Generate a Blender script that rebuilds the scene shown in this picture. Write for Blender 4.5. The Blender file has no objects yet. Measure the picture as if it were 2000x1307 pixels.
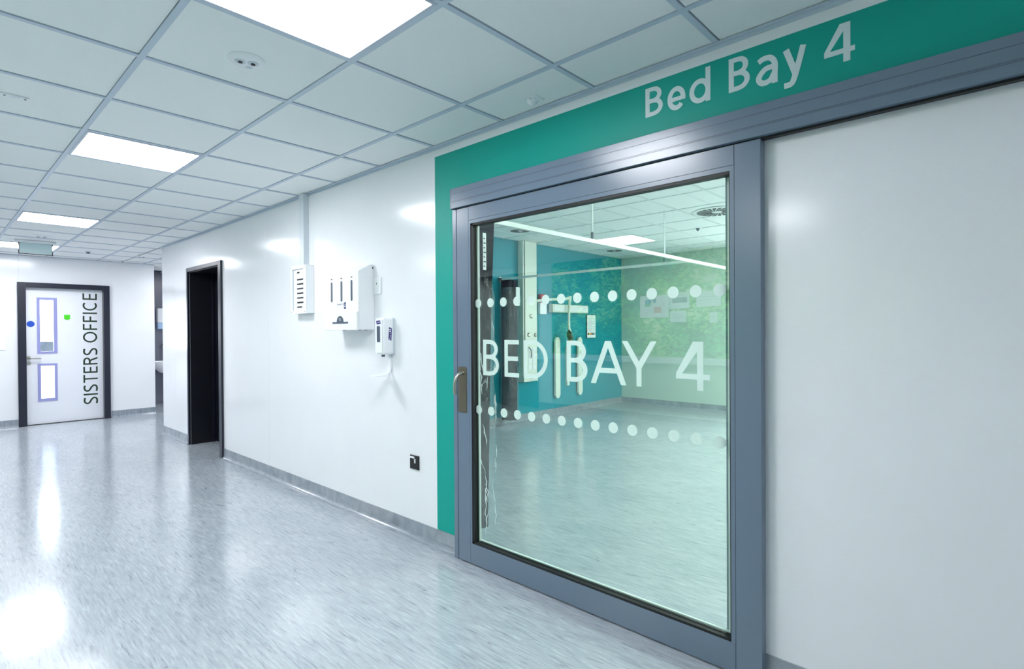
import bpy, bmesh, math, random
from mathutils import Vector, Matrix
random.seed(4)
scene = bpy.context.scene
COL = scene.collection
# ------------------------------------------------------------------ camera
cam_d = bpy.data.cameras.new('camera'); cam_d.lens = 19.1875; cam_d.sensor_width = 36.0
cam_d.sensor_fit = 'HORIZONTAL'; cam_d.clip_start = 0.02; cam_d.clip_end = 200
cam = bpy.data.objects.new('camera', cam_d); COL.objects.link(cam)
Fw = Vector((0.7330757527, 0.6801112175, -0.0069765784))
Rt = Vector((0.6800791178, -0.7331089427, -0.0066084541))
Up = Vector((0.0096090758, -0.0000998721, 0.9999538268))
M = Matrix((Rt, Up, -Fw)).transposed().to_4x4(); M.translation = Vector((0, 0, 1.365))
cam.matrix_world = M
scene.camera = cam
# ------------------------------------------------------------------ world, exposure
world = bpy.data.worlds.new('world'); scene.world = world; world.use_nodes = True
wb = world.node_tree.nodes['Background']; wb.inputs[0].default_value = (0.93, 0.97, 1.0, 1); wb.inputs[1].default_value = 5.0
vs = scene.view_settings
vs.view_transform = 'Standard'; vs.look = 'None'; vs.gamma = 1.0; vs.use_curve_mapping = False
vs.exposure = 1.62
PANEL = 11.0        # emission of the corridor light panels
BAYPANEL = 27.0  # emission of the unseen panels added in the bay
cy_ = scene.cycles
cy_.max_bounces = 12; cy_.diffuse_bounces = 6; cy_.glossy_bounces = 6; cy_.transparent_max_bounces = 16
cy_.caustics_reflective = False; cy_.caustics_refractive = False

# ------------------------------------------------------------------ materials
def s2l(c):
    return tuple(((v/255)/12.92 if v/255 <= 0.04045 else ((v/255+0.055)/1.055)**2.4) for v in c)
MATS = {}
def mat(name, rgb, rough=0.5, metal=0.0, spec=0.5, emis=None, coat=0.0, bump=None, var=None):
    """rgb is sRGB 0-255. bump=(scale,strength) var=(scale,amount)"""
    if name in MATS: return MATS[name]
    m = bpy.data.materials.new(name); m.use_nodes = True
    nt = m.node_tree; p = nt.nodes['Principled BSDF']
    c = s2l(rgb) + (1,)
    p.inputs['Base Color'].default_value = c
    p.inputs['Roughness'].default_value = rough; p.inputs['Metallic'].default_value = metal
    p.inputs['Specular IOR Level'].default_value = spec
    p.inputs['Coat Weight'].default_value = coat
    tc = nt.nodes.new('ShaderNodeTexCoord')
    if emis:
        p.inputs['Emission Color'].default_value = s2l(emis[0]) + (1,); p.inputs['Emission Strength'].default_value = emis[1]
    sc, am = var if var else (3.0, 0.03)
    n = nt.nodes.new('ShaderNodeTexNoise'); n.inputs['Scale'].default_value = sc; n.inputs['Detail'].default_value = 4
    nt.links.new(tc.outputs['Object'], n.inputs['Vector'])
    mx = nt.nodes.new('ShaderNodeMixRGB'); mx.blend_type = 'MULTIPLY'; mx.inputs[0].default_value = 1
    mr = nt.nodes.new('ShaderNodeMapRange'); mr.inputs['To Min'].default_value = 1-am; mr.inputs['To Max'].default_value = 1+am
    nt.links.new(n.outputs[0], mr.inputs[0]); mx.inputs[1].default_value = c
    nt.links.new(mr.outputs[0], mx.inputs[2]); nt.links.new(mx.outputs[0], p.inputs['Base Color'])
    if bump:
        b = nt.nodes.new('ShaderNodeBump'); b.inputs['Strength'].default_value = bump[1]; b.inputs['Distance'].default_value = 0.002
        n2 = nt.nodes.new('ShaderNodeTexNoise'); n2.inputs['Scale'].default_value = bump[0]; n2.inputs['Detail'].default_value = 3
        nt.links.new(tc.outputs['Object'], n2.inputs['Vector']); nt.links.new(n2.outputs[0], b.inputs['Height']); nt.links.new(b.outputs[0], p.inputs['Normal'])
    MATS[name] = m
    return m

WALL = mat('white_cladding', (236, 237, 240), 0.16, spec=0.5, bump=(1.6, 0.02))
WALLM = mat('white_paint', (232, 234, 236), 0.6)
GREEN = mat('green_vinyl', (8, 160, 146), 0.45, spec=0.3)
TEAL = mat('teal_paint', (0, 144, 160), 0.35, spec=0.4)
MINT = mat('mint_paint', (192, 212, 200), 0.45)
TILE = mat('ceiling_tile', (242, 245, 243), 0.9, spec=0.1, bump=(420, 0.25), var=(300, 0.05))
TBAR = mat('ceiling_grid_metal', (196, 208, 220), 0.4, spec=0.3)
BTBAR = mat('pale_grid_metal', (222, 230, 226), 0.4, spec=0.3)
VOID = mat('dark_void', (30, 40, 44), 0.9)
FRAME = mat('grey_powder_coat', (106, 122, 140), 0.22, spec=0.6, bump=(900, 0.05))
FRAME_D = mat('grey_groove', (70, 80, 100), 0.4)
BLACK = mat('black_rubber', (8, 10, 14), 0.5)
NAVY = mat('dark_navy_lacquer', (26, 29, 46), 0.28)
NAVY_D = mat('dark_door_laminate', (14, 16, 28), 0.4)
STEEL = mat('satin_steel', (178, 176, 168), 0.28, metal=1.0)
BRONZE = mat('satin_bronze_steel', (150, 142, 122), 0.34, metal=1.0)
WPLAST = mat('white_plastic', (240, 242, 244), 0.3)
GPLAST = mat('pale_grey_plastic', (206, 214, 220), 0.35)
DGPLAST = mat('dark_grey_plastic', (70, 84, 100), 0.35)
BPLAST = mat('black_plastic', (14, 16, 20), 0.3)
DOORW = mat('white_door_laminate', (232, 234, 240), 0.3)
LILAC = mat('lilac_bead', (150, 152, 204), 0.4)
CURT = mat('charcoal_curtain_fabric', (40, 41, 52), 0.85, spec=0.2, var=(60, 0.15))
CURT2 = mat('slate_wrapped_fabric', (92, 98, 114), 0.5, var=(25, 0.3))
PAPER = mat('white_paper', (244, 246, 248), 0.7)
LETW = mat('white_vinyl_letter', (212, 226, 228), 0.5)
LETG = mat('dark_green_vinyl_letter', (14, 48, 22), 0.5)
DIFF = mat('lit_diffuser', (255, 255, 255), 0.5, emis=((249, 250, 255), PANEL))
BDIFF = mat('added_bay_diffuser', (255, 255, 255), 0.5, emis=((252, 255, 244), BAYPANEL))
LFRAME = mat('light_trim', (196, 202, 216), 0.4)
BLUE = mat('blue_sticker', (20, 78, 190), 0.4)
NOTE = mat('green_note', (70, 210, 20), 0.7)
RED = mat('red_plastic', (190, 40, 44), 0.4)
PURP = mat('deep_violet_print', (52, 34, 120), 0.4)
INK = mat('navy_print', (40, 50, 110), 0.5)
INKB = mat('black_print', (24, 26, 30), 0.6)
YEL = mat('yellow_print', (236, 200, 40), 0.5)
ORG = mat('orange_print', (232, 130, 60), 0.5)
PINK = mat('salmon_print', (226, 120, 124), 0.5)
SKY = mat('blue_print', (60, 150, 210), 0.5)
LEAF = mat('green_print', (110, 190, 110), 0.5)
GREYT = mat('grey_tile', (112, 114, 128), 0.25, var=(1.5, 0.1))
CERAM = mat('white_ceramic', (240, 242, 244), 0.12)
CREAM = mat('cream_plastic', (226, 232, 220), 0.35)
ALU = mat('white_aluminium_rail', (226, 234, 232), 0.35)
RAILM = mat('grey_handrail', (226, 232, 238), 0.35)
DESKM = mat('grey_monitor_back', (70, 78, 88), 0.5)

def floor_mat():
    m = bpy.data.materials.new('marbled_vinyl'); m.use_nodes = True; nt = m.node_tree; p = nt.nodes['Principled BSDF']
    N = nt.nodes.new; L = nt.links.new
    tc = N('ShaderNodeTexCoord')
    def streak(sx, sy, det, dist, seed):
        mp = N('ShaderNodeMapping'); mp.inputs['Scale'].default_value = (sx, sy, 6); mp.inputs['Location'].default_value = (seed, seed*.7, 0)
        mp.inputs['Rotation'].default_value = (0, 0, 0.10)
        L(tc.outputs['Object'], mp.inputs['Vector'])
        n = N('ShaderNodeTexNoise'); n.inputs['Scale'].default_value = 1; n.inputs['Detail'].default_value = det
        n.inputs['Roughness'].default_value = 0.62; n.inputs['Distortion'].default_value = dist
        L(mp.outputs[0], n.inputs['Vector']); return n
    def ramp(src, stops):
        r = N('ShaderNodeValToRGB'); e = r.color_ramp.elements
        while len(e) > len(stops): e.remove(e[-1])
        while len(e) < len(stops): e.new(0.5)
        for k, (pos, c) in enumerate(stops): e[k].position = pos; e[k].color = s2l(c)+(1,)
        L(src, r.inputs[0]); return r
    a = streak(95, 8, 8, 0.5, 1.0); b = streak(42, 6.5, 8, 0.9, 7.0); c = streak(3.2, 1.2, 4, 0.3, 3.0)
    ra = ramp(a.outputs[0], [(0.30, (140, 146, 154)), (0.43, (163, 170, 177)), (0.56, (171, 178, 185)), (0.70, (188, 194, 200))])
    rb = ramp(b.outputs[0], [(0.28, (96, 104, 114)), (0.37, (236, 238, 240)), (0.5, (255, 255, 255))])
    rc = ramp(c.outputs[0], [(0.3, (226, 232, 236)), (0.65, (255, 255, 255))])
    m1 = N('ShaderNodeMixRGB'); m1.blend_type = 'MULTIPLY'; m1.inputs[0].default_value = 0.6
    L(ra.outputs[0], m1.inputs[1]); L(rb.outputs[0], m1.inputs[2])
    m2 = N('ShaderNodeMixRGB'); m2.blend_type = 'MULTIPLY'; m2.inputs[0].default_value = 0.6
    L(m1.outputs[0], m2.inputs[1]); L(rc.outputs[0], m2.inputs[2])
    L(m2.outputs[0], p.inputs['Base Color'])
    p.inputs['Roughness'].default_value = 0.16; p.inputs['Specular IOR Level'].default_value = 0.8
    wn = N('ShaderNodeTexNoise'); wn.inputs['Scale'].default_value = 7; wn.inputs['Detail'].default_value = 3
    L(tc.outputs['Object'], wn.inputs['Vector'])
    bp = N('ShaderNodeBump'); bp.inputs['Strength'].default_value = 0.035; bp.inputs['Distance'].default_value = 0.02
    L(wn.outputs[0], bp.inputs['Height']); L(bp.outputs[0], p.inputs['Normal'])
    return m
FLOOR = floor_mat()
def skirt_mat():
    m = FLOOR.copy(); m.name = 'marbled_vinyl_skirting'
    for n in m.node_tree.nodes:
        if n.type == 'BSDF_PRINCIPLED': p = n
    mx = m.node_tree.nodes.new('ShaderNodeMixRGB'); mx.blend_type = 'MULTIPLY'; mx.inputs[0].default_value = 1
    mx.inputs[2].default_value = s2l((225, 227, 230)) + (1,)
    l = p.inputs['Base Color'].links[0]; src = l.from_socket
    m.node_tree.links.new(src, mx.inputs[1]); m.node_tree.links.new(mx.outputs[0], p.inputs['Base Color'])
    return m
SKIRT = skirt_mat()

def glass_mat(name, tint, ior, rough=0.0):
    m = bpy.data.materials.new(name); m.use_nodes = True; nt = m.node_tree
    nt.nodes.remove(nt.nodes['Principled BSDF']); out = nt.nodes['Material Output']
    t = nt.nodes.new('ShaderNodeBsdfTransparent'); t.inputs[0].default_value = tint + (1,)
    g = nt.nodes.new('ShaderNodeBsdfGlossy'); g.inputs['Roughness'].default_value = rough
    lw = nt.nodes.new('ShaderNodeLayerWeight'); lw.inputs['Blend'].default_value = 0.5      # facing = 1-|cos|
    pw = nt.nodes.new('ShaderNodeMath'); pw.operation = 'POWER'; pw.inputs[1].default_value = 5.0
    f = nt.nodes.new('ShaderNodeMapRange'); f.inputs['To Min'].default_value = ior; f.inputs['To Max'].default_value = 1.0
    nt.links.new(lw.outputs['Facing'], pw.inputs[0]); nt.links.new(pw.outputs[0], f.inputs[0])
    mx = nt.nodes.new('ShaderNodeMixShader')
    nt.links.new(f.outputs[0], mx.inputs[0]); nt.links.new(t.outputs[0], mx.inputs[1]); nt.links.new(g.outputs[0], mx.inputs[2])
    nt.links.new(mx.outputs[0], out.inputs[0])
    return m
GLASS = glass_mat('green_tinted_glazing', (0.92, 0.985, 0.955), 0.10)
CLEAR = glass_mat('clear_glass', (0.96, 0.98, 0.98), 0.04)
ACRY = glass_mat('acrylic', (0.72, 0.86, 0.88), 0.05, 0.1)

def frost_mat():
    m = bpy.data.materials.new('frosted_vinyl'); m.use_nodes = True; nt = m.node_tree
    p = nt.nodes['Principled BSDF']; out = nt.nodes['Material Output']
    p.inputs['Base Color'].default_value = s2l((216, 228, 226)) + (1,); p.inputs['Roughness'].default_value = 0.6
    tl = nt.nodes.new('ShaderNodeBsdfTranslucent'); tl.inputs[0].default_value = (0.85, 0.92, 0.9, 1)
    tr = nt.nodes.new('ShaderNodeBsdfTransparent'); tr.inputs[0].default_value = (0.9, 0.95, 0.93, 1)
    a = nt.nodes.new('ShaderNodeMixShader'); a.inputs[0].default_value = 0.45
    b = nt.nodes.new('ShaderNodeMixShader'); b.inputs[0].default_value = 0.2
    nt.links.new(p.outputs[0], a.inputs[1]); nt.links.new(tl.outputs[0], a.inputs[2])
    nt.links.new(a.outputs[0], b.inputs[1]); nt.links.new(tr.outputs[0], b.inputs[2]); nt.links.new(b.outputs[0], out.inputs[0])
    return m
FROST = frost_mat()

def film_mat():
    m = bpy.data.materials.new('clear_plastic_film'); m.use_nodes = True; nt = m.node_tree
    nt.nodes.remove(nt.nodes['Principled BSDF']); out = nt.nodes['Material Output']
    t = nt.nodes.new('ShaderNodeBsdfTransparent'); t.inputs[0].default_value = (0.94, 0.96, 0.96, 1)
    g = nt.nodes.new('ShaderNodeBsdfGlossy'); g.inputs['Roughness'].default_value = 0.12
    d = nt.nodes.new('ShaderNodeBsdfDiffuse'); d.inputs[0].default_value = (0.8, 0.85, 0.86, 1)
    tc = nt.nodes.new('ShaderNodeTexCoord'); mp = nt.nodes.new('ShaderNodeMapping'); mp.inputs['Scale'].default_value = (22, 22, 5)
    n = nt.nodes.new('ShaderNodeTexNoise'); n.inputs['Scale'].default_value = 1; n.inputs['Detail'].default_value = 5; n.inputs['Distortion'].default_value = 2.5
    bp = nt.nodes.new('ShaderNodeBump'); bp.inputs['Strength'].default_value = 1.0; bp.inputs['Distance'].default_value = 0.05
    nt.links.new(tc.outputs['Object'], mp.inputs[0]); nt.links.new(mp.outputs[0], n.inputs[0]); nt.links.new(n.outputs[0], bp.inputs['Height'])
    nt.links.new(bp.outputs[0], g.inputs['Normal'])
    a = nt.nodes.new('ShaderNodeMixShader'); a.inputs[0].default_value = 0.13
    b = nt.nodes.new('ShaderNodeMixShader'); b.inputs[0].default_value = 0.025
    nt.links.new(t.outputs[0], a.inputs[1]); nt.links.new(g.outputs[0], a.inputs[2])
    nt.links.new(a.outputs[0], b.inputs[1]); nt.links.new(d.outputs[0], b.inputs[2]); nt.links.new(b.outputs[0], out.inputs[0])
    return m
FILM = film_mat()

def mural_mat():
    m = bpy.data.materials.new('leafy_mural_print'); m.use_nodes = True; nt = m.node_tree; p = nt.nodes['Principled BSDF']
    N = nt.nodes.new; L = nt.links.new
    tc = N('ShaderNodeTexCoord')
    def noise(sc, det, dist, stretch=(1, 1, 1)):
        mp = N('ShaderNodeMapping'); mp.inputs['Scale'].default_value = stretch; L(tc.outputs['Object'], mp.inputs[0])
        n = N('ShaderNodeTexNoise'); n.inputs['Scale'].default_value = sc; n.inputs['Detail'].default_value = det; n.inputs['Distortion'].default_value = dist
        L(mp.outputs[0], n.inputs[0]); return n
    def ramp(src, stops):
        r = N('ShaderNodeValToRGB'); e = r.color_ramp.elements
        while len(e) < len(stops): e.new(0.5)
        for k, (pos, c) in enumerate(stops): e[k].position = pos; e[k].color = s2l(c)+(1,)
        L(src, r.inputs[0]); return r
    big = noise(1.1, 3, 0.4); mid = noise(7, 8, 1.6, (1, 1, 1.5)); fine = noise(26, 5, 1.0, (1, 0.6, 1.6))
    rb = ramp(big.outputs[0], [(0.32, (0, 90, 92)), (0.46, (40, 140, 84)), (0.58, (150, 200, 100)), (0.70, (214, 238, 176))])
    rm = ramp(mid.outputs[0], [(0.38, (0, 30, 30)), (0.5, (140, 180, 150)), (0.60, (255, 255, 250))])
    m1 = N('ShaderNodeMixRGB'); m1.blend_type = 'OVERLAY'; m1.inputs[0].default_value = 0.85; L(rb.outputs[0], m1.inputs[1]); L(rm.outputs[0], m1.inputs[2])
    rf = ramp(fine.outputs[0], [(0.40, (10, 50, 40)), (0.56, (240, 250, 240))])
    m2 = N('ShaderNodeMixRGB'); m2.blend_type = 'OVERLAY'; m2.inputs[0].default_value = 0.6; L(m1.outputs[0], m2.inputs[1]); L(rf.outputs[0], m2.inputs[2])
    L(m2.outputs[0], p.inputs['Base Color']); p.inputs['Roughness'].default_value = 0.5
    return m
MURAL = mural_mat()

# ------------------------------------------------------------------ geometry helpers
def new_bm(): return bmesh.new()
def box(lo, hi, bev=0.0, seg=2, bm=None):
    """axis aligned box, optional bevel, appended to bm"""
    t = bmesh.new() if (bm is None or bev) else bm
    lo = [min(a, b) for a, b in zip(lo, hi)] if False else list(lo); hi = list(hi)
    v = [t.verts.new((x, y, z)) for x in (lo[0], hi[0]) for y in (lo[1], hi[1]) for z in (lo[2], hi[2])]
    for f in ((0, 1, 3, 2), (4, 6, 7, 5), (0, 4, 5, 1), (2, 3, 7, 6), (0, 2, 6, 4), (1, 5, 7, 3)):
        t.faces.new([v[i] for i in f])
    if bev:
        bmesh.ops.bevel(t, geom=list(t.edges), offset=bev, segments=seg, affect='EDGES', profile=0.5)
        if bm is not None:
            me = bpy.data.meshes.new('tmp'); t.to_mesh(me); t.free(); bm.from_mesh(me); bpy.data.meshes.remove(me); return bm
    return t
def boxes(*prs, bev=0.0):
    bm = bmesh.new()
    for lo, hi in prs: box(lo, hi, bev, 2, bm)
    return bm
def prism(poly, axis, a, b, bm=None):
    """extrude polygon (list of 2D) along axis between a and b; axis x: (y,z), y: (x,z), z: (x,y)"""
    bm = bm or bmesh.new()
    def P(u, v, w): return {'x': (w, u, v), 'y': (u, w, v), 'z': (u, v, w)}[axis]
    A = [bm.verts.new(P(u, v, a)) for u, v in poly]; B = [bm.verts.new(P(u, v, b)) for u, v in poly]
    bm.faces.new(A); bm.faces.new(B[::-1]); n = len(poly)
    for i in range(n): bm.faces.new((A[i], B[i], B[(i+1) % n], A[(i+1) % n]))
    bmesh.ops.recalc_face_normals(bm, faces=list(bm.faces))
    return bm
def cyl(c, r, axis, a, b, n=24, bm=None, r2=None):
    """cylinder with centre c in the plane across axis"""
    r2 = r if r2 is None else r2
    bm = bm or bmesh.new()
    def P(u, v, w): return {'x': (w, u, v), 'y': (u, w, v), 'z': (u, v, w)}[axis]
    A = [bm.verts.new(P(c[0]+r*math.cos(2*math.pi*i/n), c[1]+r*math.sin(2*math.pi*i/n), a)) for i in range(n)]
    B = [bm.verts.new(P(c[0]+r2*math.cos(2*math.pi*i/n), c[1]+r2*math.sin(2*math.pi*i/n), b)) for i in range(n)]
    bm.faces.new(A); bm.faces.new(B[::-1])
    for i in range(n): bm.faces.new((A[i], B[i], B[(i+1) % n], A[(i+1) % n]))
    bmesh.ops.recalc_face_normals(bm, faces=list(bm.faces))
    return bm
def tube(pts, r, n=10, bm=None, flat=1.0):
    bm = bm or bmesh.new(); pts = [Vector(p) for p in pts]; rings = []
    ref = Vector((0.0, 0.31, 0.95))
    for i, p in enumerate(pts):
        d = (pts[min(i+1, len(pts)-1)] - pts[max(i-1, 0)]).normalized()
        u = d.cross(ref).normalized(); v = d.cross(u).normalized()
        rr = r[i] if isinstance(r, (list, tuple)) else r
        rings.append([bm.verts.new(p + u*rr*math.cos(2*math.pi*k/n) + v*rr*flat*math.sin(2*math.pi*k/n)) for k in range(n)])
    for a, b in zip(rings, rings[1:]):
        for k in range(n): bm.faces.new((a[k], a[(k+1) % n], b[(k+1) % n], b[k]))
    bm.faces.new(rings[0]); bm.faces.new(rings[-1][::-1])
    bmesh.ops.recalc_face_normals(bm, faces=list(bm.faces))
    return bm
def lathe(prof, c, axis='z', n=28, sgn=1, bm=None):
    """revolve profile [(r, h)] about axis through c; h along axis"""
    bm = bm or bmesh.new(); rings = []
    for r, h in prof:
        ring = []
        for k in range(n):
            a = 2*math.pi*k/n; u = r*math.cos(a); v = r*math.sin(a); w = h*sgn
            o = {'z': (u, v, w), 'x': (w, u, v), 'y': (u, w, v)}[axis]
            ring.append(bm.verts.new((c[0]+o[0], c[1]+o[1], c[2]+o[2])))
        rings.append(ring)
    for a, b in zip(rings, rings[1:]):
        for k in range(n): bm.faces.new((a[k], a[(k+1) % n], b[(k+1) % n], b[k]))
    bm.faces.new(rings[0]); bm.faces.new(rings[-1][::-1])
    bmesh.ops.recalc_face_normals(bm, faces=list(bm.faces))
    return bm
def rpoly(u0, v0, u1, v1, r, n=4):
    out = []
    for cx, cy, a0 in ((u1-r, v1-r, 0), (u0+r, v1-r, 90), (u0+r, v0+r, 180), (u1-r, v0+r, 270)):
        for k in range(n+1):
            a = math.radians(a0+90*k/n); out.append((cx+r*math.cos(a), cy+r*math.sin(a)))
    return out

def wloc(o):
    v = Vector((0, 0, 0))
    while o is not None: v += o.location; o = o.parent
    return v
def obj(name, bm, m, parent=None, smooth=False, org=None):
    """link bm (world coordinates) as one mesh object; children keep their parent's origin"""
    base = wloc(parent) if parent else Vector((0, 0, 0))
    o_ = Vector(org) if org else base
    bmesh.ops.translate(bm, verts=list(bm.verts), vec=-o_)
    me = bpy.data.meshes.new(name); bm.to_mesh(me); bm.free()
    me.materials.append(m)
    if smooth:
        for p in me.polygons: p.use_smooth = True
        try: me.set_sharp_from_angle(angle=math.radians(40))
        except Exception: pass
    o = bpy.data.objects.new(name, me); COL.objects.link(o)
    o.parent = parent; o.location = o_ - base
    return o
def tag(o, label=None, cat=None, group=None, kind=None):
    if label: o['label'] = label
    if cat: o['category'] = cat
    if group: o['group'] = group
    if kind: o['kind'] = kind
    return o
def thing(name, label, cat, loc, group=None):
    o = bpy.data.objects.new(name, None); o.empty_display_size = 0.05; COL.objects.link(o); o.location = loc
    return tag(o, label, cat, group)
def struct(name, bm, m, label, parent=None, cat=None):
    o = obj(name, bm, m, parent); o['kind'] = 'structure'; o['label'] = label
    o['category'] = cat or name.split('_')[0]
    return o
def share(src, loc, parent, name=None):
    o = src.copy(); COL.objects.link(o); o.parent = parent; o.location = loc
    return o

def earc(cx, cy, rx, ry, a0, a1, n=20):
    return [(cx+rx*math.cos(math.radians(a0+(a1-a0)*k/n)), cy+ry*math.sin(math.radians(a0+(a1-a0)*k/n))) for k in range(n+1)]
def smooth_path(pts, n=8):
    """Catmull-Rom through pts"""
    P = [Vector(p) for p in pts]; P = [2*P[0]-P[1]] + P + [2*P[-1]-P[-2]]; out = []
    for i in range(1, len(P)-2):
        for k in range(n):
            t = k/n
            out.append(tuple(.5*((2*P[i])+(P[i+1]-P[i-1])*t+(2*P[i-1]-5*P[i]+4*P[i+1]-P[i+2])*t*t+(3*P[i]-P[i-1]-3*P[i+1]+P[i+2])*t**3)))
    out.append(tuple(P[-2])); return out
def bowl_x(y, y0, y1, xc, xm):
    cy = (y0+y1)/2; r = (y1-y0)/2
    q = 1-((y-cy)/r)**2
    return xc+(xm-xc)*math.sqrt(max(q, 0)) if y0 <= y <= y1 else -1
def glyph_def(ch, w, h, s):
    """(contour groups, strokes): a group is [outer, hole, ...]; a stroke is (path, width, closed)"""
    b = s*.92
    if ch == 'E': return [[[(0, 0), (w, 0), (w, b), (s, b), (s, .5*h-b/2), (w*.93, .5*h-b/2), (w*.93, .5*h+b/2), (s, .5*h+b/2), (s, h-b), (w, h-b), (w, h), (0, h)]]], []
    if ch == 'F': return [[[(0, 0), (s, 0), (s, .47*h-b/2), (w*.92, .47*h-b/2), (w*.92, .47*h+b/2), (s, .47*h+b/2), (s, h-b), (w, h-b), (w, h), (0, h)]]], []
    if ch == 'T': return [[[(w/2-s/2, 0), (w/2+s/2, 0), (w/2+s/2, h-b), (w, h-b), (w, h), (0, h), (0, h-b), (w/2-s/2, h-b)]]], []
    if ch == 'I': return [[[(0, 0), (w, 0), (w, h), (0, h)]]], []
    if ch == 'A':
        d = s*1.14; ta = s*.62; b0, b1 = .255*h, .255*h+b
        xi = lambda y: d+(w/2-ta)*y/h
        yt = (w/2-d)*h/(w/2-ta)
        return [[[(0, 0), (d, 0), (xi(b0), b0), (w-xi(b0), b0), (w-d, 0), (w, 0), (w/2+ta, h), (w/2-ta, h)], [(xi(b1), b1), (w/2, yt), (w-xi(b1), b1)]]], []
    if ch == 'Y':
        d = s*1.18; ym = .40*h; e_ = .15*h
        return [[[(w/2-s/2, 0), (w/2+s/2, 0), (w/2+s/2, ym), (w, h), (w-d, h), (w/2, ym+e_), (d, h), (0, h), (w/2-s/2, ym)]]], []
    if ch == '4':
        xs_ = .63*w; b0, b1 = .225*h, .225*h+b*.95; sx = s*1.05
        return [[[(xs_, 0), (xs_+sx, 0), (xs_+sx, b0), (w, b0), (w, b1), (xs_+sx, b1), (xs_+sx, h), (xs_-.12*w, h), (0, b1+.01*h), (0, b0), (xs_, b0)],
                 [(xs_, b1), (.185*w, b1), (xs_, h*.80)]]], []
    if ch == 'B':
        m = .525*h; xu = .93*w; N = 44; ys = [h*k/N for k in range(N+1)]
        right = [(max(bowl_x(y, 0, m+b/2, .45*w, w), bowl_x(y, m-b/2, h, .45*w, xu)), y) for y in ys]
        h1 = [(s, b), (.45*w, b)] + [(bowl_x(b+(m-b/2-b)*k/14, b, m-b/2, .45*w, w-s), b+(m-b/2-b)*k/14) for k in range(1, 14)] + [(.45*w, m-b/2), (s, m-b/2)]
        h2 = [(s, m+b/2), (.45*w, m+b/2)] + [(bowl_x(m+b/2+(h-b-m-b/2)*k/14, m+b/2, h-b, .45*w, xu-s), m+b/2+(h-b-m-b/2)*k/14) for k in range(1, 14)] + [(.45*w, h-b), (s, h-b)]
        return [[[(0, 0)] + right + [(0, h)], h1, h2]], []
    if ch == 'D':
        c = .36*w
        return [[[(0, 0), (c, 0)] + earc(c, h/2, w-c, h/2, -90, 90, 32)[1:] + [(0, h)], [(s, b), (c, b)] + earc(c, h/2, w-c-s, h/2-b, -90, 90, 32)[1:] + [(s, h-b)]]], []
    if ch == 'O': return [], [(earc(w/2, h/2, w/2-s/2, h/2-s/2, 0, 360, 40), s, True)]
    if ch == 'C': return [], [(earc(w*.56, h/2, w*.56-s/2, h/2-s/2, 52, 308, 32), s, False)]
    if ch == 'S': return [], [(smooth_path([(w*.90, h*.90), (w*.62, h-s/2), (w*.28, h*.93-s*.2), (s/2, h*.74), (w*.24, h*.58), (w*.64, h*.45), (w-s/2, h*.27), (w*.74, s*.75), (w*.36, s/2), (w*.03, h*.10)]), s, False)]
    if ch == 'R': return [], [([(s/2, 0), (s/2, h)], s, False), ([(s*.6, h-s/2), (w*.45, h-s/2)] + earc(w*.45, h*.755-s*.1, w*.50-s/2, h*.245-s*.4, 90, -90, 16)[1:] + [(s*.6, h*.51+s*.3)], s, False), ([(w*.50, h*.52), (w*.62, h*.44), (w-s*.55, 0)], s*1.05, False)]
    if ch == 'd': return [], [([(w-s/2, 0), (w-s/2, h)], s, False), (earc(w/2, .36*h, w/2-s/2, .36*h-s/2, 0, 360, 32), s, True)]
    if ch == 'e': return [], [(earc(w/2, h/2, w/2-s/2, h/2-s/2, 0, 318, 32), s, False), ([(s*.6, h*.47), (w, h*.47)], s*.85, False)]
    if ch == 'a': return [], [(smooth_path([(w*.12, h*.84), (w*.34, h*.95-s*.2), (w*.66, h*.93-s*.2), (w-s/2, h*.68), (w-s/2, h*.30), (w-s/2, 0)]), s, False),
                              (smooth_path([(w-s*.6, h*.57), (w*.42, h*.54), (s/2, h*.29), (w*.30, s/2), (w*.66, h*.13), (w-s*.6, h*.34)]), s, False)]
    if ch == 'y': return [], [([(s*.55, h), (w*.54, h*.33)], s*1.05, False), (smooth_path([(w-s*.55, h), (w*.68, h*.60), (w*.50, h*.24), (w*.36, h*.09), (w*.06, s*.55)]), s*1.02, False)]
    return [[[(0, 0), (w, 0), (w, h), (0, h)]]], []
def _fill(contours):
    cu = bpy.data.curves.new('glyph', 'CURVE'); cu.dimensions = '2D'; cu.fill_mode = 'BOTH'
    for c in contours:
        sp_ = cu.splines.new('POLY'); sp_.points.add(len(c)-1); sp_.use_cyclic_u = True
        for k, (x, y) in enumerate(c): sp_.points[k].co = (x, y, 0, 1)
    o = bpy.data.objects.new('glyph', cu); COL.objects.link(o)
    dg = bpy.context.evaluated_depsgraph_get(); dg.update()
    me = bpy.data.meshes.new_from_object(o.evaluated_get(dg))
    r = ([tuple(v.co[:2]) for v in me.vertices], [tuple(p.vertices) for p in me.polygons])
    bpy.data.objects.remove(o); bpy.data.curves.remove(cu); bpy.data.meshes.remove(me)
    return r
def _stroke(path, s, closed):
    P = [Vector(p) for p in path]
    if closed and (P[0]-P[-1]).length < 1e-9: P.pop()
    n = len(P); L_, R_ = [], []
    for i in range(n):
        a = P[(i-1) % n] if (closed or i > 0) else P[i]; c = P[(i+1) % n] if (closed or i < n-1) else P[i]
        d = (c-a).normalized(); nn = Vector((-d.y, d.x))*(s/2); L_.append(P[i]+nn); R_.append(P[i]-nn)
    v = [tuple(p) for p in L_+R_]; f = []
    for i in range(n if closed else n-1):
        j = (i+1) % n; f.append((i, j, n+j, n+i))
    return v, f
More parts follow.
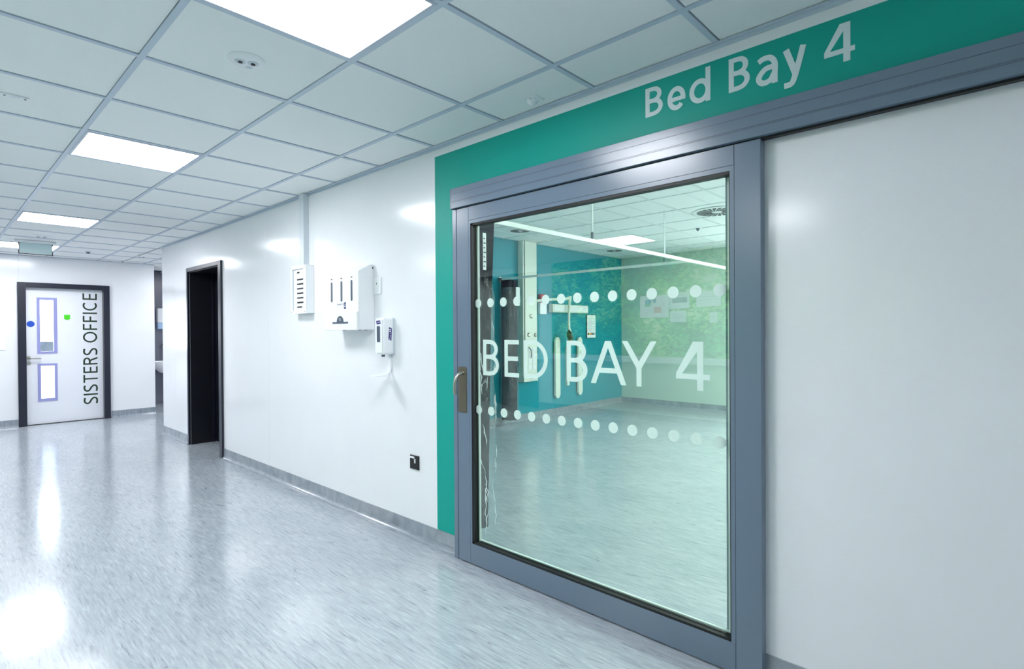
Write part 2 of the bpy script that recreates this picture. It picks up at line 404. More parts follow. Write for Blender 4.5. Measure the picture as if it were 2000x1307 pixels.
def letter_bm(ch, w, h, s, mapf, thick):
    """glyph of size w x h, stroke s; mapf(u, v, d) places it, d = height off the surface"""
    groups, strokes = glyph_def(ch, w, h, s); bm = bmesh.new()
    for k, (vs_, fs) in enumerate([_fill(g) for g in groups] + [_stroke(*t) for t in strokes]):
        t = bmesh.new(); th = thick*(1+.15*k)
        V = [t.verts.new(mapf(x, y, th)) for x, y in vs_]
        for f in fs:
            try: t.faces.new([V[i] for i in f])
            except ValueError: pass
        bmesh.ops.remove_doubles(t, verts=list(t.verts), dist=1e-7)
        r = bmesh.ops.extrude_face_region(t, geom=list(t.faces))
        nv = [g for g in r['geom'] if isinstance(g, bmesh.types.BMVert)]
        bmesh.ops.translate(t, verts=nv, vec=Vector(mapf(0, 0, 0))-Vector(mapf(0, 0, th)))
        bmesh.ops.recalc_face_normals(t, faces=list(t.faces))
        me = bpy.data.meshes.new('tmp'); t.to_mesh(me); t.free(); bm.from_mesh(me); bpy.data.meshes.remove(me)
    return bm
_fc = {}
def glyph(ch):
    if ch in _fc: return _fc[ch]
    cu = bpy.data.curves.new('glyph', 'FONT'); cu.body = ch; cu.size = 1; cu.resolution_u = 4; cu.fill_mode = 'BOTH'
    o = bpy.data.objects.new('glyph', cu); COL.objects.link(o)
    dg = bpy.context.evaluated_depsgraph_get(); dg.update()
    me = bpy.data.meshes.new_from_object(o.evaluated_get(dg))
    vs_ = [tuple(v.co) for v in me.vertices]; fs = [tuple(p.vertices) for p in me.polygons]
    bpy.data.objects.remove(o); bpy.data.curves.remove(cu); bpy.data.meshes.remove(me)
    xs_ = [v[0] for v in vs_]; ys_ = [v[1] for v in vs_]
    _fc[ch] = (vs_, fs, min(xs_), max(xs_), min(ys_), max(ys_))
    return _fc[ch]
def print_bm(ch, mapf):
    """tiny printed character from the built-in font; mapf(u, v) with u, v in 0..1"""
    vs_, fs, x0, x1, y0, y1 = glyph(ch); bm = bmesh.new()
    A = [bm.verts.new(mapf((x-x0)/(x1-x0), (y-y0)/(y1-y0))) for x, y, _ in vs_]
    for f in fs:
        try: bm.faces.new([A[i] for i in f])
        except ValueError: pass
    return bm

# ------------------------------------------------------------------ setting: floor, walls, ceilings
XR = 2.207; XL = -2.99; YF = 10.76; YN = -3.6; CH = 2.525; BH = 2.70
XB = 2.33          # bay face of the corridor wall
BX1 = 8.95; BY1 = 5.486; BY0 = -1.2
floor = struct('floor', boxes(((XL-.15, YN-.15, -.1), (BX1+.15, 13.9, 0))), FLOOR, 'glossy pale grey marbled vinyl floor running from corridor into bay')

wr = struct('wall_right', boxes(
    ((XR, YN, 0), (XB, .86, 2.95)), ((XR, .86, 2.06), (XB, 2.485, 2.95)), ((XR, 2.485, 0), (XB, 6.40, 2.95)),
    ((XR, 6.40, 2.11), (XB, 7.41, 2.95)), ((XR, 7.41, 0), (XB, 8.515, 2.95))), WALL, 'glossy white clad corridor wall holding the sliding door and dispensers')
for y in (5.18, 7.98): obj('cladding_joint', boxes(((XR-.0006, y-.0015, .11), (XR+.004, y+.0015, CH))), GPLAST, wr)
wf = struct('wall_far', boxes(((XL, YF, 0), (1.00, YF+.12, 2.95)), ((1.99, YF, 0), (2.67, YF+.12, 2.95)), ((1.00, YF, 2.09), (1.99, YF+.12, 2.95)),
     ((2.57, YF+.12, 0), (2.67, 12.35, 2.95))), WALL, 'white clad end wall of the corridor around the office door')
obj('cladding_joint', boxes(((.955, YF-.0006, 2.15), (.959, YF+.004, CH))), GPLAST, wf)
struct('wall_left', boxes(((XL-.12, YN, 0), (XL, YF+.12, 2.95))), WALLM, 'white corridor wall opposite the sliding door, seen mirrored in glass')
wl = bpy.data.objects['wall_left']
obj('mural', boxes(((XL, -1.5, .97), (XL+.004, 5.89, CH-.01))), MURAL, wl)['label'] = 'leafy green tree mural print, mirrored in the door glass'
obj('painted_dado', boxes(((XL, -1.5, .11), (XL+.003, 5.89, .87))), MINT, wl)
struct('wall_near', boxes(((XL, YN-.12, 0), (XB, YN, 2.95))), WALLM, 'plain white corridor wall behind the viewer')
d4 = thing('door_4', 'pair of dark doors added opposite to darken the reflection in the glass', 'door', (XL, 8.3, 0)); d4['kind'] = 'structure'  # doors added so the glass mirrors something dark here
for a, b in ((6.29, 7.94), (7.96, 9.6)): obj('door_leaf', box((XL+.002, a, .006), (XL+.03, b, 2.3), .002), NAVY, d4)
obj('architrave', boxes(((XL, 6.2, 0), (XL+.045, 6.285, 2.4)), ((XL, 9.605, 0), (XL+.045, 9.69, 2.4)), ((XL, 6.285, 2.305), (XL+.045, 9.605, 2.4))), NAVY, d4)
# recess beyond the corner
wrec = struct('wall_recess_back', boxes(((2.67, 12.2, 0), (4.6, 12.32, 2.95))), GREYT, 'grey tiled wall at the back of the hand-wash recess')
for z in (.529, 1.193, 1.86): obj('tile_joint', boxes(((2.67, 12.1985, z-.003), (4.5, 12.2, z+.003))), DGPLAST, wrec)
struct('wall_recess_side', boxes(((4.5, 8.4, 0), (4.62, 12.2, 2.95)), ((XB, 8.395, 0), (4.5, 8.515, 2.95))), WALLM, 'white side walls closing the hand-wash recess')
# bay
wbl = struct('wall_bay_left', boxes(((XB, BY1, 0), (BX1+.12, BY1+.12, 2.95))), TEAL, 'teal painted bedhead wall inside the bay')
struct('wall_bay_far', boxes(((BX1, BY0, 0), (BX1+.12, .5, 2.95)), ((BX1, .5, 0), (BX1+.12, 2.7, .95)), ((BX1, .5, 2.35), (BX1+.12, 2.7, 2.95)), ((BX1, 2.7, 0), (BX1+.12, BY1, 2.95))), MINT, 'pale mint wall at the far side of the bay')
struct('wall_bay_right', boxes(((XB, BY0-.12, 0), (BX1+.12, BY0, 2.95))), WALLM, 'white wall at the right side of the bay')
w1 = struct('window_1', boxes(((BX1+.02, .5, .95), (BX1+.08, .56, 2.35)), ((BX1+.02, 2.64, .95), (BX1+.08, 2.7, 2.35)), ((BX1+.02, .56, .95), (BX1+.08, 2.64, 1.01)), ((BX1+.02, .56, 2.29), (BX1+.08, 2.64, 2.35)), ((BX1+.02, 1.57, 1.01), (BX1+.08, 1.63, 2.29))), FRAME, 'unseen grey framed window added in the far bay wall for daylight')  # window out of view, added to bring daylight into the bay
for a, b in ((.56, 1.57), (1.63, 2.64)): obj('pane', boxes(((BX1+.045, a, 1.01), (BX1+.055, b, 2.29))), CLEAR, w1)
# office behind the far door
struct('wall_office', boxes(((-.6, YF+.12, 0), (-.5, 13.8, 2.95)), ((2.5, YF+.12, 0), (2.57, 13.8, 2.95)), ((-.6, 13.7, 0), (2.57, 13.8, .35)), ((-.6, 13.7, 2.4), (2.57, 13.8, 2.95)), ((-.6, 13.7, .35), (-.2, 13.8, 2.4))), WALLM, 'white walls of the bright office behind the door')

# skirtings: coved vinyl
def skirt_poly(h=.109, t=.005, r=.035):
    p = [(0, 0), (0, h), (-t, h)]
    for k in range(6):
        a = math.radians(90*k/5); p.append((-t - r*(1-math.cos(a)), r*(1-math.sin(a))+.0015))
    p.append((-t-r, 0)); return p
SP = skirt_poly()
def skirt(name, wall, a, b, label):
    kind, c = wall
    if kind == 'x-': bm = prism([(c+u, v) for u, v in SP], 'y', a, b)
    elif kind == 'x+': bm = prism([(c-u, v) for u, v in SP], 'y', a, b)
    elif kind == 'y-': bm = prism([(c+u, v) for u, v in SP], 'x', a, b)
    return struct(name, bm, SKIRT, label, cat='baseboard')
skirt('baseboard_right', ('x-', XR), 2.49, 6.32, 'grey coved vinyl skirting between sliding door and dark doorway')
skirt('baseboard_corner', ('x-', XR), 7.45, 8.515, 'grey coved vinyl skirting between dark doorway and the corner')
skirt('baseboard_near', ('x-', XR), YN, .716, 'grey coved vinyl skirting under the wall right of the sliding door')
skirt('baseboard_far', ('y-', YF), 2.055, 2.67, 'grey coved vinyl skirting right of the office door')
skirt('baseboard_far_left', ('y-', YF), XL, .935, 'grey coved vinyl skirting left of the office door')
skirt('baseboard_bay_left', ('y-', BY1), XB, BX1, 'pale coved skirting below the teal bay wall')
skirt('baseboard_bay_far', ('x-', BX1), BY0, BY1, 'coved skirting below the mint bay wall')
skirt('baseboard_left', ('x+', XL), YN, 6.2, 'grey coved skirting along the mural wall, seen mirrored')

# corridor ceiling
ceil = struct('ceiling', boxes(((XL, YN, CH+.04), (XR, YF, CH+.06)), ((XR, 8.515, CH+.04), (4.5, 12.2, CH+.06)), ((XL, YN, CH+.0005), (-.624, YF, CH+.008)), ((-.624, YN, CH+.0005), (XR, -.304, CH+.008))), TILE, 'suspended corridor ceiling of square white acoustic tiles')
obj('void_backing', boxes(((XL, YN, CH+.034), (XR, YF, CH+.039)), ((XR, 8.515, CH+.034), (4.5, 12.2, CH+.039))), VOID, ceil)
RX = [.632+.628*k for k in range(-2, 7)]      # main runners: -.624 ... 4.4
RY = [2.696+.6*j for j in range(-5, 16)]      # cross tees from -.304 on
LIGHTS = [(.632, 1.496), (.632, 3.896), (.632, 6.896), (.632, 9.296)]
HALF = .012
_tiles = {}
def tile(parent, x0, x1, y0, y1, z, cache):
    """tile between tee centre lines; small dark gaps on two sides"""
    w = round(x1-x0-2*HALF-.002, 4); d = round(y1-y0-2*HALF-.0055, 4)
    if w < .03 or d < .03: return
    key = (w, d)
    loc = Vector((x0+HALF, y0+HALF, z))
    base = wloc(parent)
    if key not in cache:
        bm = boxes(((0, 0, 0), (w, d, .016)))
        me = bpy.data.meshes.new('ceiling_tile'); bm.to_mesh(me); bm.free(); me.materials.append(TILE); cache[key] = me
    o = bpy.data.objects.new('ceiling_tile', cache[key]); COL.objects.link(o); o.parent = parent; o.location = loc-base
xs = [x for x in RX if x < XR-.05] + [XR]
for i in range(len(xs)-1):
    for y0, y1 in zip(RY, RY[1:]):
        if y0 >= YF-.05: break
        y1 = min(y1, YF)
        if any(abs(xs[i]-lx) < .05 and abs(y0-ly) < .05 for lx, ly in LIGHTS): continue
        tile(ceil, xs[i], xs[i+1], y0, y1, CH+.003, _tiles)
xs2 = [XR, 2.516, 3.144, 3.772, 4.4, 4.5]
for i in range(len(xs2)-1):
    for y0, y1 in zip(RY, RY[1:]):
        if y1 < 8.6 or y0 > 12.15: continue
        if xs2[i] < 2.67 and y0 > YF-.05 and xs2[i+1] < 2.67: continue
        tile(ceil, max(xs2[i], 2.67 if y0 > YF-.05 else XR), xs2[i+1], max(y0, 8.515), min(y1, 12.2), CH+.003, _tiles)
for x in RX:
    if x < -.7: continue
    if x < XR: obj('main_runner', boxes(((x-HALF, -.304, CH-.002), (x+HALF, YF, CH+.03))), TBAR, ceil)
    elif x < 4.5: obj('main_runner', boxes(((x-HALF, 8.515, CH-.002), (x+HALF, 12.2 if x > 2.67 else YF, CH+.03))), TBAR, ceil)
for y in RY:
    if y < YF: obj('cross_tee', boxes(((-.624, y-HALF, CH-.0015), (XR if y < 8.515 else 4.5, y+HALF, CH+.03))), TBAR, ceil)
    elif y < 12.2: obj('cross_tee', boxes(((2.67, y-HALF, CH-.0015), (4.5, y+HALF, CH+.03))), TBAR, ceil)
struct('trim_1', boxes(((XR-.024, -.3, CH-.003), (XR, 8.515, CH-.001)), ((XR-.0015, -.3, CH-.02), (XR, 8.515, CH-.003))), TBAR, 'thin metal wall angle where corridor ceiling meets the right wall')
struct('trim_2', boxes(((-.6, YF-.024, CH-.003), (2.67, YF, CH-.001))), TBAR, 'thin metal wall angle where corridor ceiling meets the end wall')

# bay ceiling
bceil = struct('ceiling_bay', boxes(((XB, BY0, BH+.05), (BX1, BY1, BH+.07))), TILE, 'higher suspended tile ceiling inside the bay', cat='ceiling')
obj('void_backing', boxes(((XB, BY0, BH+.034), (BX1, BY1, BH+.039))), VOID, bceil)
BRX = [5.1+.63*k for k in range(-4, 7)]; BRY = [2.79+.583*k for k in range(-6, 5)]
bx = [XB] + [x for x in BRX if XB+.05 < x < BX1-.05] + [BX1]; by = [BY0] + [y for y in BRY if BY0+.05 < y < BY1-.05] + [BY1]
BT = {}
for a, b in zip(bx, bx[1:]):
    for c, d in zip(by, by[1:]): tile(bceil, a, b, c, d, BH+.003, BT)
for x in bx[1:-1]: obj('main_runner', boxes(((x-HALF, BY0, BH-.002), (x+HALF, BY1, BH+.03))), BTBAR, bceil)
for y in by[1:-1]: obj('cross_tee', boxes(((XB, y-HALF, BH-.0015), (BX1, y+HALF, BH+.03))), BTBAR, bceil)
struct('roof', boxes(((XL-.15, YN-.15, 2.95), (BX1+.15, 13.9, 3.05))), WALLM, 'concrete slab above the ceilings')
struct('ceiling_office', boxes(((-.5, YF+.12, 2.5), (2.5, 13.7, 2.55))), WALLM, 'white ceiling of the office', cat='ceiling')

# ------------------------------------------------------------------ lights
def panel(x0, y0, x1, y1, z, dm, label, group):
    t = thing('ceiling_light', label, 'light', ((x0+x1)/2, (y0+y1)/2, z), group)
    e = .014
    obj('frame', boxes(((x0, y0, z-.004), (x1, y0+e, z+.02)), ((x0, y1-e, z-.004), (x1, y1, z+.02)), ((x0, y0+e, z-.004), (x0+e, y1-e, z+.02)), ((x1-e, y0+e, z-.004), (x1, y1-e, z+.02))), LFRAME, t)
    obj('diffuser', boxes(((x0+e, y0+e, z-.001), (x1-e, y1-e, z+.01))), dm, t)
    return t
LL = ['square lit ceiling panel nearest, cut by the top of the photo', 'square lit ceiling panel beyond the near emergency light', 'small lit ceiling panel in front of the hanging sign', 'far lit ceiling panel partly hidden by the hanging sign']
for (x, y), l in zip(LIGHTS, LL): panel(x+HALF, y+HALF, x+.628-HALF, y+.6-HALF, CH, DIFF, l, 'corridor ceiling lights')
for k, (x, y) in enumerate(((.644, -3.292), (-1.868, 1.508), (-1.868, 6.908), (-1.868, 9.308))):  # the last panel is added to brighten the far end
    panel(x, y, x+.604, y+.576, CH-.003, DIFF, ['square lit ceiling panel at the end wall behind the viewer', 'square lit panel near the left wall, above the mural', 'square lit panel near the left wall past the mural', 'unseen square lit panel added at left to brighten the far end'][k], 'corridor ceiling lights')
panel(-2.105, 3.43, -1.485, 4.045, CH-.003, DIFF, 'square lit ceiling panel mirrored in the upper part of the door glass', 'corridor ceiling lights')
for k, (x, y) in enumerate(((6.37, 1.05), (3.85, .46), (8.1, .46))):  # panels out of view, added to brighten the bay
    panel(x+HALF, y+HALF, x+.63-HALF, y+.583-HALF, BH-.004, BDIFF, ['unseen lit panel added to the bay past the round diffuser', 'unseen lit panel added to the bay near the door, right side', 'unseen lit panel added to the bay by its window'][k], 'added bay lights')
panel(.9, 12.0, 1.5, 12.6, 2.496, DIFF, 'square lit panel on the office ceiling', 'office light')
panel(3.16, 9.9, 3.76, 10.47, CH-.003, DIFF, 'square lit panel in the hand-wash recess ceiling', 'recess light')

# ------------------------------------------------------------------ green band and sign on the right wall
band = obj('painted_band', boxes(((XR-.0015, -.6, 2.10), (XR+.001, 2.702, 2.463)), ((XR-.0015, 2.486, .11), (XR+.001, 2.702, 2.10))), GREEN, wr)
band['label'] = 'green band framing the sliding door'
sg = thing('bay_sign', 'white vinyl words Bed Bay 4 on the green band above the sliding door', 'sign', (XR-.0015, .82, 2.30))
HL = [('B', 1.222, 1.138, 2.312, 2.440), ('e', 1.116, 1.034, 2.307, 2.408), ('d', 1.016, .926, 2.307, 2.447), ('B', .851, .769, 2.311, 2.445),
      ('a', .746, .667, 2.300, 2.412), ('y', .649, .567, 2.264, 2.408), ('4', .510, .415, 2.301, 2.437)]
for ch, ya, yb, za, zb in HL:
    obj('letter', letter_bm(ch, ya-yb, zb-za, .0205, lambda u, v, d: (XR-.0015-d, ya-u, za+v), .0012), LETW, sg)

# ------------------------------------------------------------------ sliding door
D = 2.160; DY0, DY1 = .7155, 2.447
GY0, GY1, GZ0, GZ1 = .832, 2.330, .127, 1.988
door = thing('door_1', 'large grey framed sliding glass door lettered BED BAY 4', 'door', (D+.02, 1.58, 0)); door['kind'] = 'structure'
YS = 2.344
obj('stile', box((D, YS+.0012, .010), (XR-.003, DY1, 2.087), .0015), FRAME, door)
obj('stile', box((D, DY0, .010), (XR-.003, .814, 2.087), .0015), FRAME, door)
obj('bottom_rail', box((D, .8152, .010), (XR-.003, YS, GZ0), .001), FRAME, door)
obj('top_rail', box((D, .8152, 2.0085), (XR-.003, YS, 2.087), .001), FRAME, door)
obj('glazing_bead', boxes(((D+.0005, .8152, GZ0), (XR-.003, GY0, 2.0075)), ((D+.0005, GY1, GZ0), (XR-.003, YS, 2.0075)), ((D+.0005, GY0, GZ1), (XR-.003, GY1, 2.0075))), FRAME, door)
e = .010
obj('gasket', boxes(((D+.003, GY0, GZ0), (XR-.004, GY0+.004, GZ1)), ((D+.003, GY1-.018, GZ0), (XR-.004, GY1, GZ1)), ((D+.003, GY0, GZ0), (XR-.004, GY1, GZ0+.011)), ((D+.003, GY0, GZ1-.012), (XR-.004, GY1, GZ1))), BLACK, door)
glass = obj('glass_pane', boxes(((D+.024, GY0+.004, GZ0+.011), (D+.030, GY1-.018, GZ1-.012))), GLASS, door)
obj('spacer_bar', boxes(((D+.031, GY1-.034, GZ0+.012), (D+.042, GY1-.026, GZ1-.013)), ((D+.031, GY0+.006, GZ0+.018), (D+.042, GY1-.034, GZ0+.023))), ALU, door)
GX = D+.0235
GLT = [('B', 2.253, 2.127), ('E', 2.083, 1.975), ('D', 1.941, 1.776), ('B', 1.654, 1.529), ('A', 1.510, 1.314), ('Y', 1.337, 1.161), ('4', 1.071, .924)]
for ch, ya, yb in GLT:
    obj('letter', letter_bm(ch, ya-yb, .203, .0255, lambda u, v, d: (GX-d, ya-u, 1.111+v), .0006), FROST, glass)
dot_me = None
for k in range(15):
    for z in (1.524, .909):
        y = 2.291-.1006*k
        if dot_me is None:
            d0 = obj('dot', cyl((0, 0), .0255, 'x', -.0006, 0, 28), FROST, glass, org=(0, 0, 0)); dot_me = d0.data; d0.location = Vector((GX, y, z))-wloc(glass)
        else:
            o = bpy.data.objects.new('dot', dot_me); COL.objects.link(o); o.parent = glass; o.location = Vector((GX, y, z))-wloc(glass)
# pull handle
hp = obj('handle_plate', prism(rpoly(2.367, .887, 2.438, 1.154, .008), 'x', D-.004, D), BRONZE, door)
pts = []
for k in range(9):
    a = math.radians(90*k/8); pts.append((D-.005-.050*math.sin(a), 2.397+.010*math.sin(a), 1.065+.052*math.cos(a)))
pts = [(D-.002, 2.397, 1.117)] + pts[1:] + [(D-.056, 2.409, 1.03), (D-.056, 2.409, 1.0)]
obj('grip', tube([(D-.001, 2.397, 1.118), (D-.02, 2.399, 1.117), (D-.036, 2.403, 1.108), (D-.05, 2.406, 1.088), (D-.056, 2.408, 1.06), (D-.057, 2.409, 1.03), (D-.056, 2.409, 1.005), (D-.053, 2.409, .995)], .0105, 12), STEEL, hp, smooth=True)
# jamb post and header track
post = struct('trim_3', box((D+.004, 2.4565, 0), (XR, 2.490, 2.09), .0015), FRAME, 'slim grey closing post left of the sliding door')
HX = 2.142
hd = struct('trim_4', boxes(((HX, -.9, 2.092), (XR, 2.478, 2.2115)), bev=.002), FRAME, 'long grey track box above the sliding door')
for z in (2.185, 2.182): pass
obj('groove', boxes(((HX-.0006, -.9, 2.176), (HX+.001, 2.476, 2.1775))), FRAME_D, hd)
obj('groove', boxes(((HX-.0006, -.9, 2.1335), (HX+.001, 2.476, 2.135)), ((HX-.0006, -.9, 2.128), (HX+.001, 2.476, 2.1295))), FRAME_D, hd)
obj('gap_strip', boxes(((D+.006, -.9, 2.084), (D+.03, 2.45, 2.092))), BLACK, hd)  # black strip filling the gap above the door
obj('end_cap', box((HX-.001, 2.478, 2.090), (XR, 2.484, 2.213), .001), FRAME, hd)
obj('screw_block', box((HX+.018, 2.44, 2.2115), (HX+.034, 2.476, 2.218), .002), BLACK, hd)
obj('reveal_lining', boxes(((XR+.002, 2.470, 0), (XB+.002, 2.487, 2.06)), ((XR+.002, .855, 2.045), (XB+.002, 2.487, 2.062)), ((XR+.002, .855, 0), (XB+.002, .868, 2.06))), FRAME, hd)

# ------------------------------------------------------------------ dark doorway in the right wall
dk = thing('door_2', 'dark recessed doorway in the white wall beyond the dispensers', 'door', (2.35, 6.9, 0)); dk['kind'] = 'structure'
obj('architrave', box((XR-.022, 6.322, 0), (XR+.004, 6.40, 2.15), .0015), NAVY, dk)
obj('architrave', box((XR-.022, 7.41, 0), (XR+.004, 7.452, 2.15), .0015), NAVY, dk)
obj('head_architrave', box((XR-.022, 6.40, 2.105), (XR+.004, 7.41, 2.15), .0015), NAVY, dk)
obj('lining', boxes(((XR+.004, 7.40, 0), (2.56, 7.43, 2.13)), ((XR+.004, 6.38, 0), (2.56, 6.41, 2.13)), ((XR+.004, 6.41, 2.095), (2.56, 7.40, 2.13))), NAVY_D, dk)
obj('door_stop', boxes(((2.455, 7.385, 0), (2.475, 7.40, 2.095)), ((2.455, 6.41, 0), (2.475, 6.425, 2.095))), NAVY, dk)
obj('door_leaf', box((2.49, 6.41, .006), (2.534, 7.40, 2.095), .002), NAVY_D, dk)

# ------------------------------------------------------------------ office door in the far wall
of = thing('door_3', 'white office door lettered SISTERS OFFICE in a dark frame', 'door', (1.49, YF, 0)); of['kind'] = 'structure'
YD = 10.80
obj('architrave', box((.935, YF-.05, 0), (1.028, YF+.002, 2.128), .002), NAVY, of)
obj('architrave', box((1.960, YF-.05, 0), (2.040, YF+.002, 2.128), .002), NAVY, of)
obj('head_architrave', box((1.028, YF-.05, 2.055), (1.960, YF+.002, 2.128), .002), NAVY, of)
obj('lining', boxes(((1.000, YF+.002, 0), (1.030, YF+.12, 2.09)), ((1.958, YF+.002, 0), (1.99, YF+.12, 2.09)), ((1.03, YF+.002, 2.056), (1.958, YF+.12, 2.09))), NAVY, of)
V1 = (1.194, 1.099, 1.350, 1.875); V2 = (1.196, .387, 1.357, .880)
x0, x1 = 1.029, 1.959
obj('leak_strip', boxes(((1.03, YF+.002, 0), (1.958, YF+.12, .007))), BLACK, of)  # black strip added to block light leaking under the door
leaf = obj('door_leaf', boxes(((x0, YD, .008), (V1[0], YD+.045, 2.0575)), ((1.357, YD, .008), (x1, YD+.045, 2.0575)), ((V1[0], YD, .008), (1.357, YD+.045, V2[1])), ((V1[0], YD, V2[3]), (1.357, YD+.045, V1[1])), ((V1[0], YD, V1[3]), (1.357, YD+.045, 2.0575)), ((1.350, YD, V1[1]), (1.357, YD+.045, V1[3]))), DOORW, of)
for (a, b, c, d), (oa, ob, oc, od) in ((V1, (1.157, 1.066, 1.392, 1.912)), (V2, (1.159, .345, 1.390, .913))):
    vf = obj('vision_frame', boxes(((oa, YD-.008, ob), (a, YD, od)), ((c, YD-.008, ob), (oc, YD, od)), ((a, YD-.008, ob), (c, YD, b)), ((a, YD-.008, d), (c, YD, od))), LILAC, of)
    obj('pane', boxes(((a, YD+.018, b), (c, YD+.024, d))), CLEAR, vf)
hl = obj('door_handle', cyl((1.060, 1.005), .026, 'y', YD-.010, YD, 24), STEEL, of, smooth=True)
obj('lever', tube([(1.060, YD-.008, 1.005), (1.060, YD-.045, 1.005), (1.075, YD-.052, 1.004), (1.12, YD-.052, 1.001), (1.195, YD-.052, .997)], .0095, 10), STEEL, hl, smooth=True)
obj('lock_rose', cyl((1.060, .930), .026, 'y', YD-.009, YD, 24), STEEL, of, smooth=True)
obj('blue_disc', lathe([(.046, 0), (.046, .002)], (1.086, YD, 1.512), 'y', 28, -1), BLUE, of)
# lettering, reading upwards
word = 'SISTERS OFFICE'
z0, z1 = .246, 1.998; xb, xt = 1.888, 1.705; cap = xb-xt; adv = 0; lay = []
WID = {'S': .50, 'I': .11, 'T': .56, 'E': .45, 'R': .54, 'O': .76, 'F': .43, 'C': .62}
for ch in word:
    if ch == ' ': adv += .26; continue
    lay.append((ch, adv, WID[ch])); adv += WID[ch]+.135
k_ = (z1-z0)/(lay[-1][1]+lay[-1][2])
for ch, a, w in lay:
    obj('letter', letter_bm(ch, w*k_, cap, .0235, lambda u, v, d: (xb-v, YD-d, z0+a*k_+u), .001), LETG, of)
sn = obj('sticky_note', prism([(1.476, 1.655), (1.548, 1.657), (1.550, 1.590), (1.515, 1.578), (1.478, 1.588)], 'y', YD-.006, YD-.0035), NOTE)
tag(sn, 'bright green sticky note on the white office door', 'note')
# office contents glimpsed through the vision panels
mon = thing('monitor', 'dark grey monitor back glimpsed through the office door panel', 'monitor', (1.36, 11.9, .74))
obj('screen_back', box((1.13, 11.88, 1.02), (1.62, 11.92, 1.235), .01), DESKM, mon)
obj('stand', boxes(((1.34, 11.89, .742), (1.40, 11.93, 1.05))), DESKM, mon)
obj('foot', box((1.24, 11.80, .742), (1.50, 12.0, .756), .004), DESKM, mon)
dk2 = thing('desk', 'white office desk behind the door', 'desk', (1.3, 12.0, 0))
obj('desk_top', box((.6, 11.7, .71), (2.0, 12.3, .742), .004), WPLAST, dk2)
for x in (.65, 1.95):
    for y in (11.75, 12.25): obj('leg', box((x-.02, y-.02, 0), (x+.02, y+.02, .71), .003), GPLAST, dk2)
tag(obj('office_screen', box((.6, 11.64, 0), (2.0, 11.68, .98), .005), WPLAST), 'low white screen in front of the office desk', 'screen')
sw = thing('fused_switch', 'white switch plate on the wall left of the office door', 'switch', (.73, YF, 1.13))
obj('plate', box((.66, YF-.012, 1.131), (.808, YF, 1.252), .004), WPLAST, sw); obj('rocker', box((.70, YF-.017, 1.17), (.73, YF-.012, 1.215), .002), GPLAST, sw)

# ------------------------------------------------------------------ right wall equipment
# alarm panel with trunking
ap = thing('indicator_panel', 'white wall box with column of dark label slots below trunking', 'panel', (XR, 4.41, 1.52))
X0 = 2.134
obj('case', boxes(((X0+.012, 4.282, 1.52), (XR, 4.552, 1.92)), bev=.004), WPLAST, ap)
fr = obj('front_frame', boxes(((X0, 4.282, 1.52), (X0+.012, 4.325, 1.92)), ((X0, 4.528, 1.52), (X0+.012, 4.552, 1.92)), ((X0, 4.325, 1.52), (X0+.012, 4.528, 1.548)), ((X0, 4.325, 1.893), (X0+.012, 4.528, 1.92))), WPLAST, ap)
for y in (4.305, 4.540):
    for z in (1.534, 1.907): obj('screw', cyl((y, z), .0045, 'x', X0-.001, X0+.001, 10), DGPLAST, fr)
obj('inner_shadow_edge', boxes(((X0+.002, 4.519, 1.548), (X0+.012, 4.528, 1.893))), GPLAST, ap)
for k in range(8):
    z = 1.852-.0385*k - (.008 if k else -.012)
    y1_ = 4.455; y0_ = 4.345 if 0 < k < 7 else (4.415 if k == 0 else 4.375)
    obj('label_slot', boxes(((X0+.0095, y0_, z-.006), (X0+.0125, y1_, z+.006))), INKB, ap)
tr = obj('cable_trunking', box((2.158, 4.362, 1.92), (XR, 4.440, CH-.003), .001), GPLAST)
tag(tr, 'pale vertical cable trunking from the ceiling to the white wall box', 'trunking')
# apron dispenser
ad = thing('apron_dispenser', 'white apron dispenser cabinet with three slotted windows', 'dispenser', (XR, 3.62, 1.375))
bm = prism([(XR, 1.378), (XR, 1.846), (2.175, 1.846), (2.079, 1.792), (2.079, 1.512), (2.079, 1.378)], 'y', 3.395, 3.840)
bmesh.ops.bevel(bm, geom=list(bm.edges), offset=.004, segments=2, affect='EDGES')
obj('cabinet', bm, WPLAST, ad)
dr = obj('drawer_front', box((2.060, 3.392, 1.376), (2.079, 3.843, 1.508), .004), WPLAST, ad)
def slot(y, za, zb, w): return prism(rpoly(y-w/2, za, y+w/2, zb, w/2-.0005, 5), 'x', 2.0775, 2.0798)
for y in (3.765, 3.625, 3.487): obj('level_window', slot(y, 1.585, 1.735, .023), DGPLAST, ad)
for y in (3.765, 3.625, 3.487): obj('size_mark', boxes(((2.0778, y-.010, 1.752), (2.0795, y+.010, 1.759))), INKB, ad)
lg = obj('logo', boxes(((2.0778, 3.565, 1.532), (2.0793, 3.592, 1.578))), INK, ad)
obj('logo_mark', boxes(((2.0772, 3.574, 1.545), (2.0785, 3.580, 1.570)), ((2.0772, 3.570, 1.545), (2.0785, 3.588, 1.550))), WPLAST, lg)
for k, ch in enumerate('Danicentre'):
    y = 3.690-.0095*k
    obj('print', print_bm(ch, lambda u, v: (2.0785, y-.0078*u, 1.561+(.013 if ch in 'Ddt' else .0095)*v)), INK, ad)
obj('small_print', boxes(((2.0786, 3.62, 1.541), (2.0792, 3.70, 1.5425)), ((2.0786, 3.63, 1.535), (2.0792, 3.70, 1.5365))), GPLAST, ad)
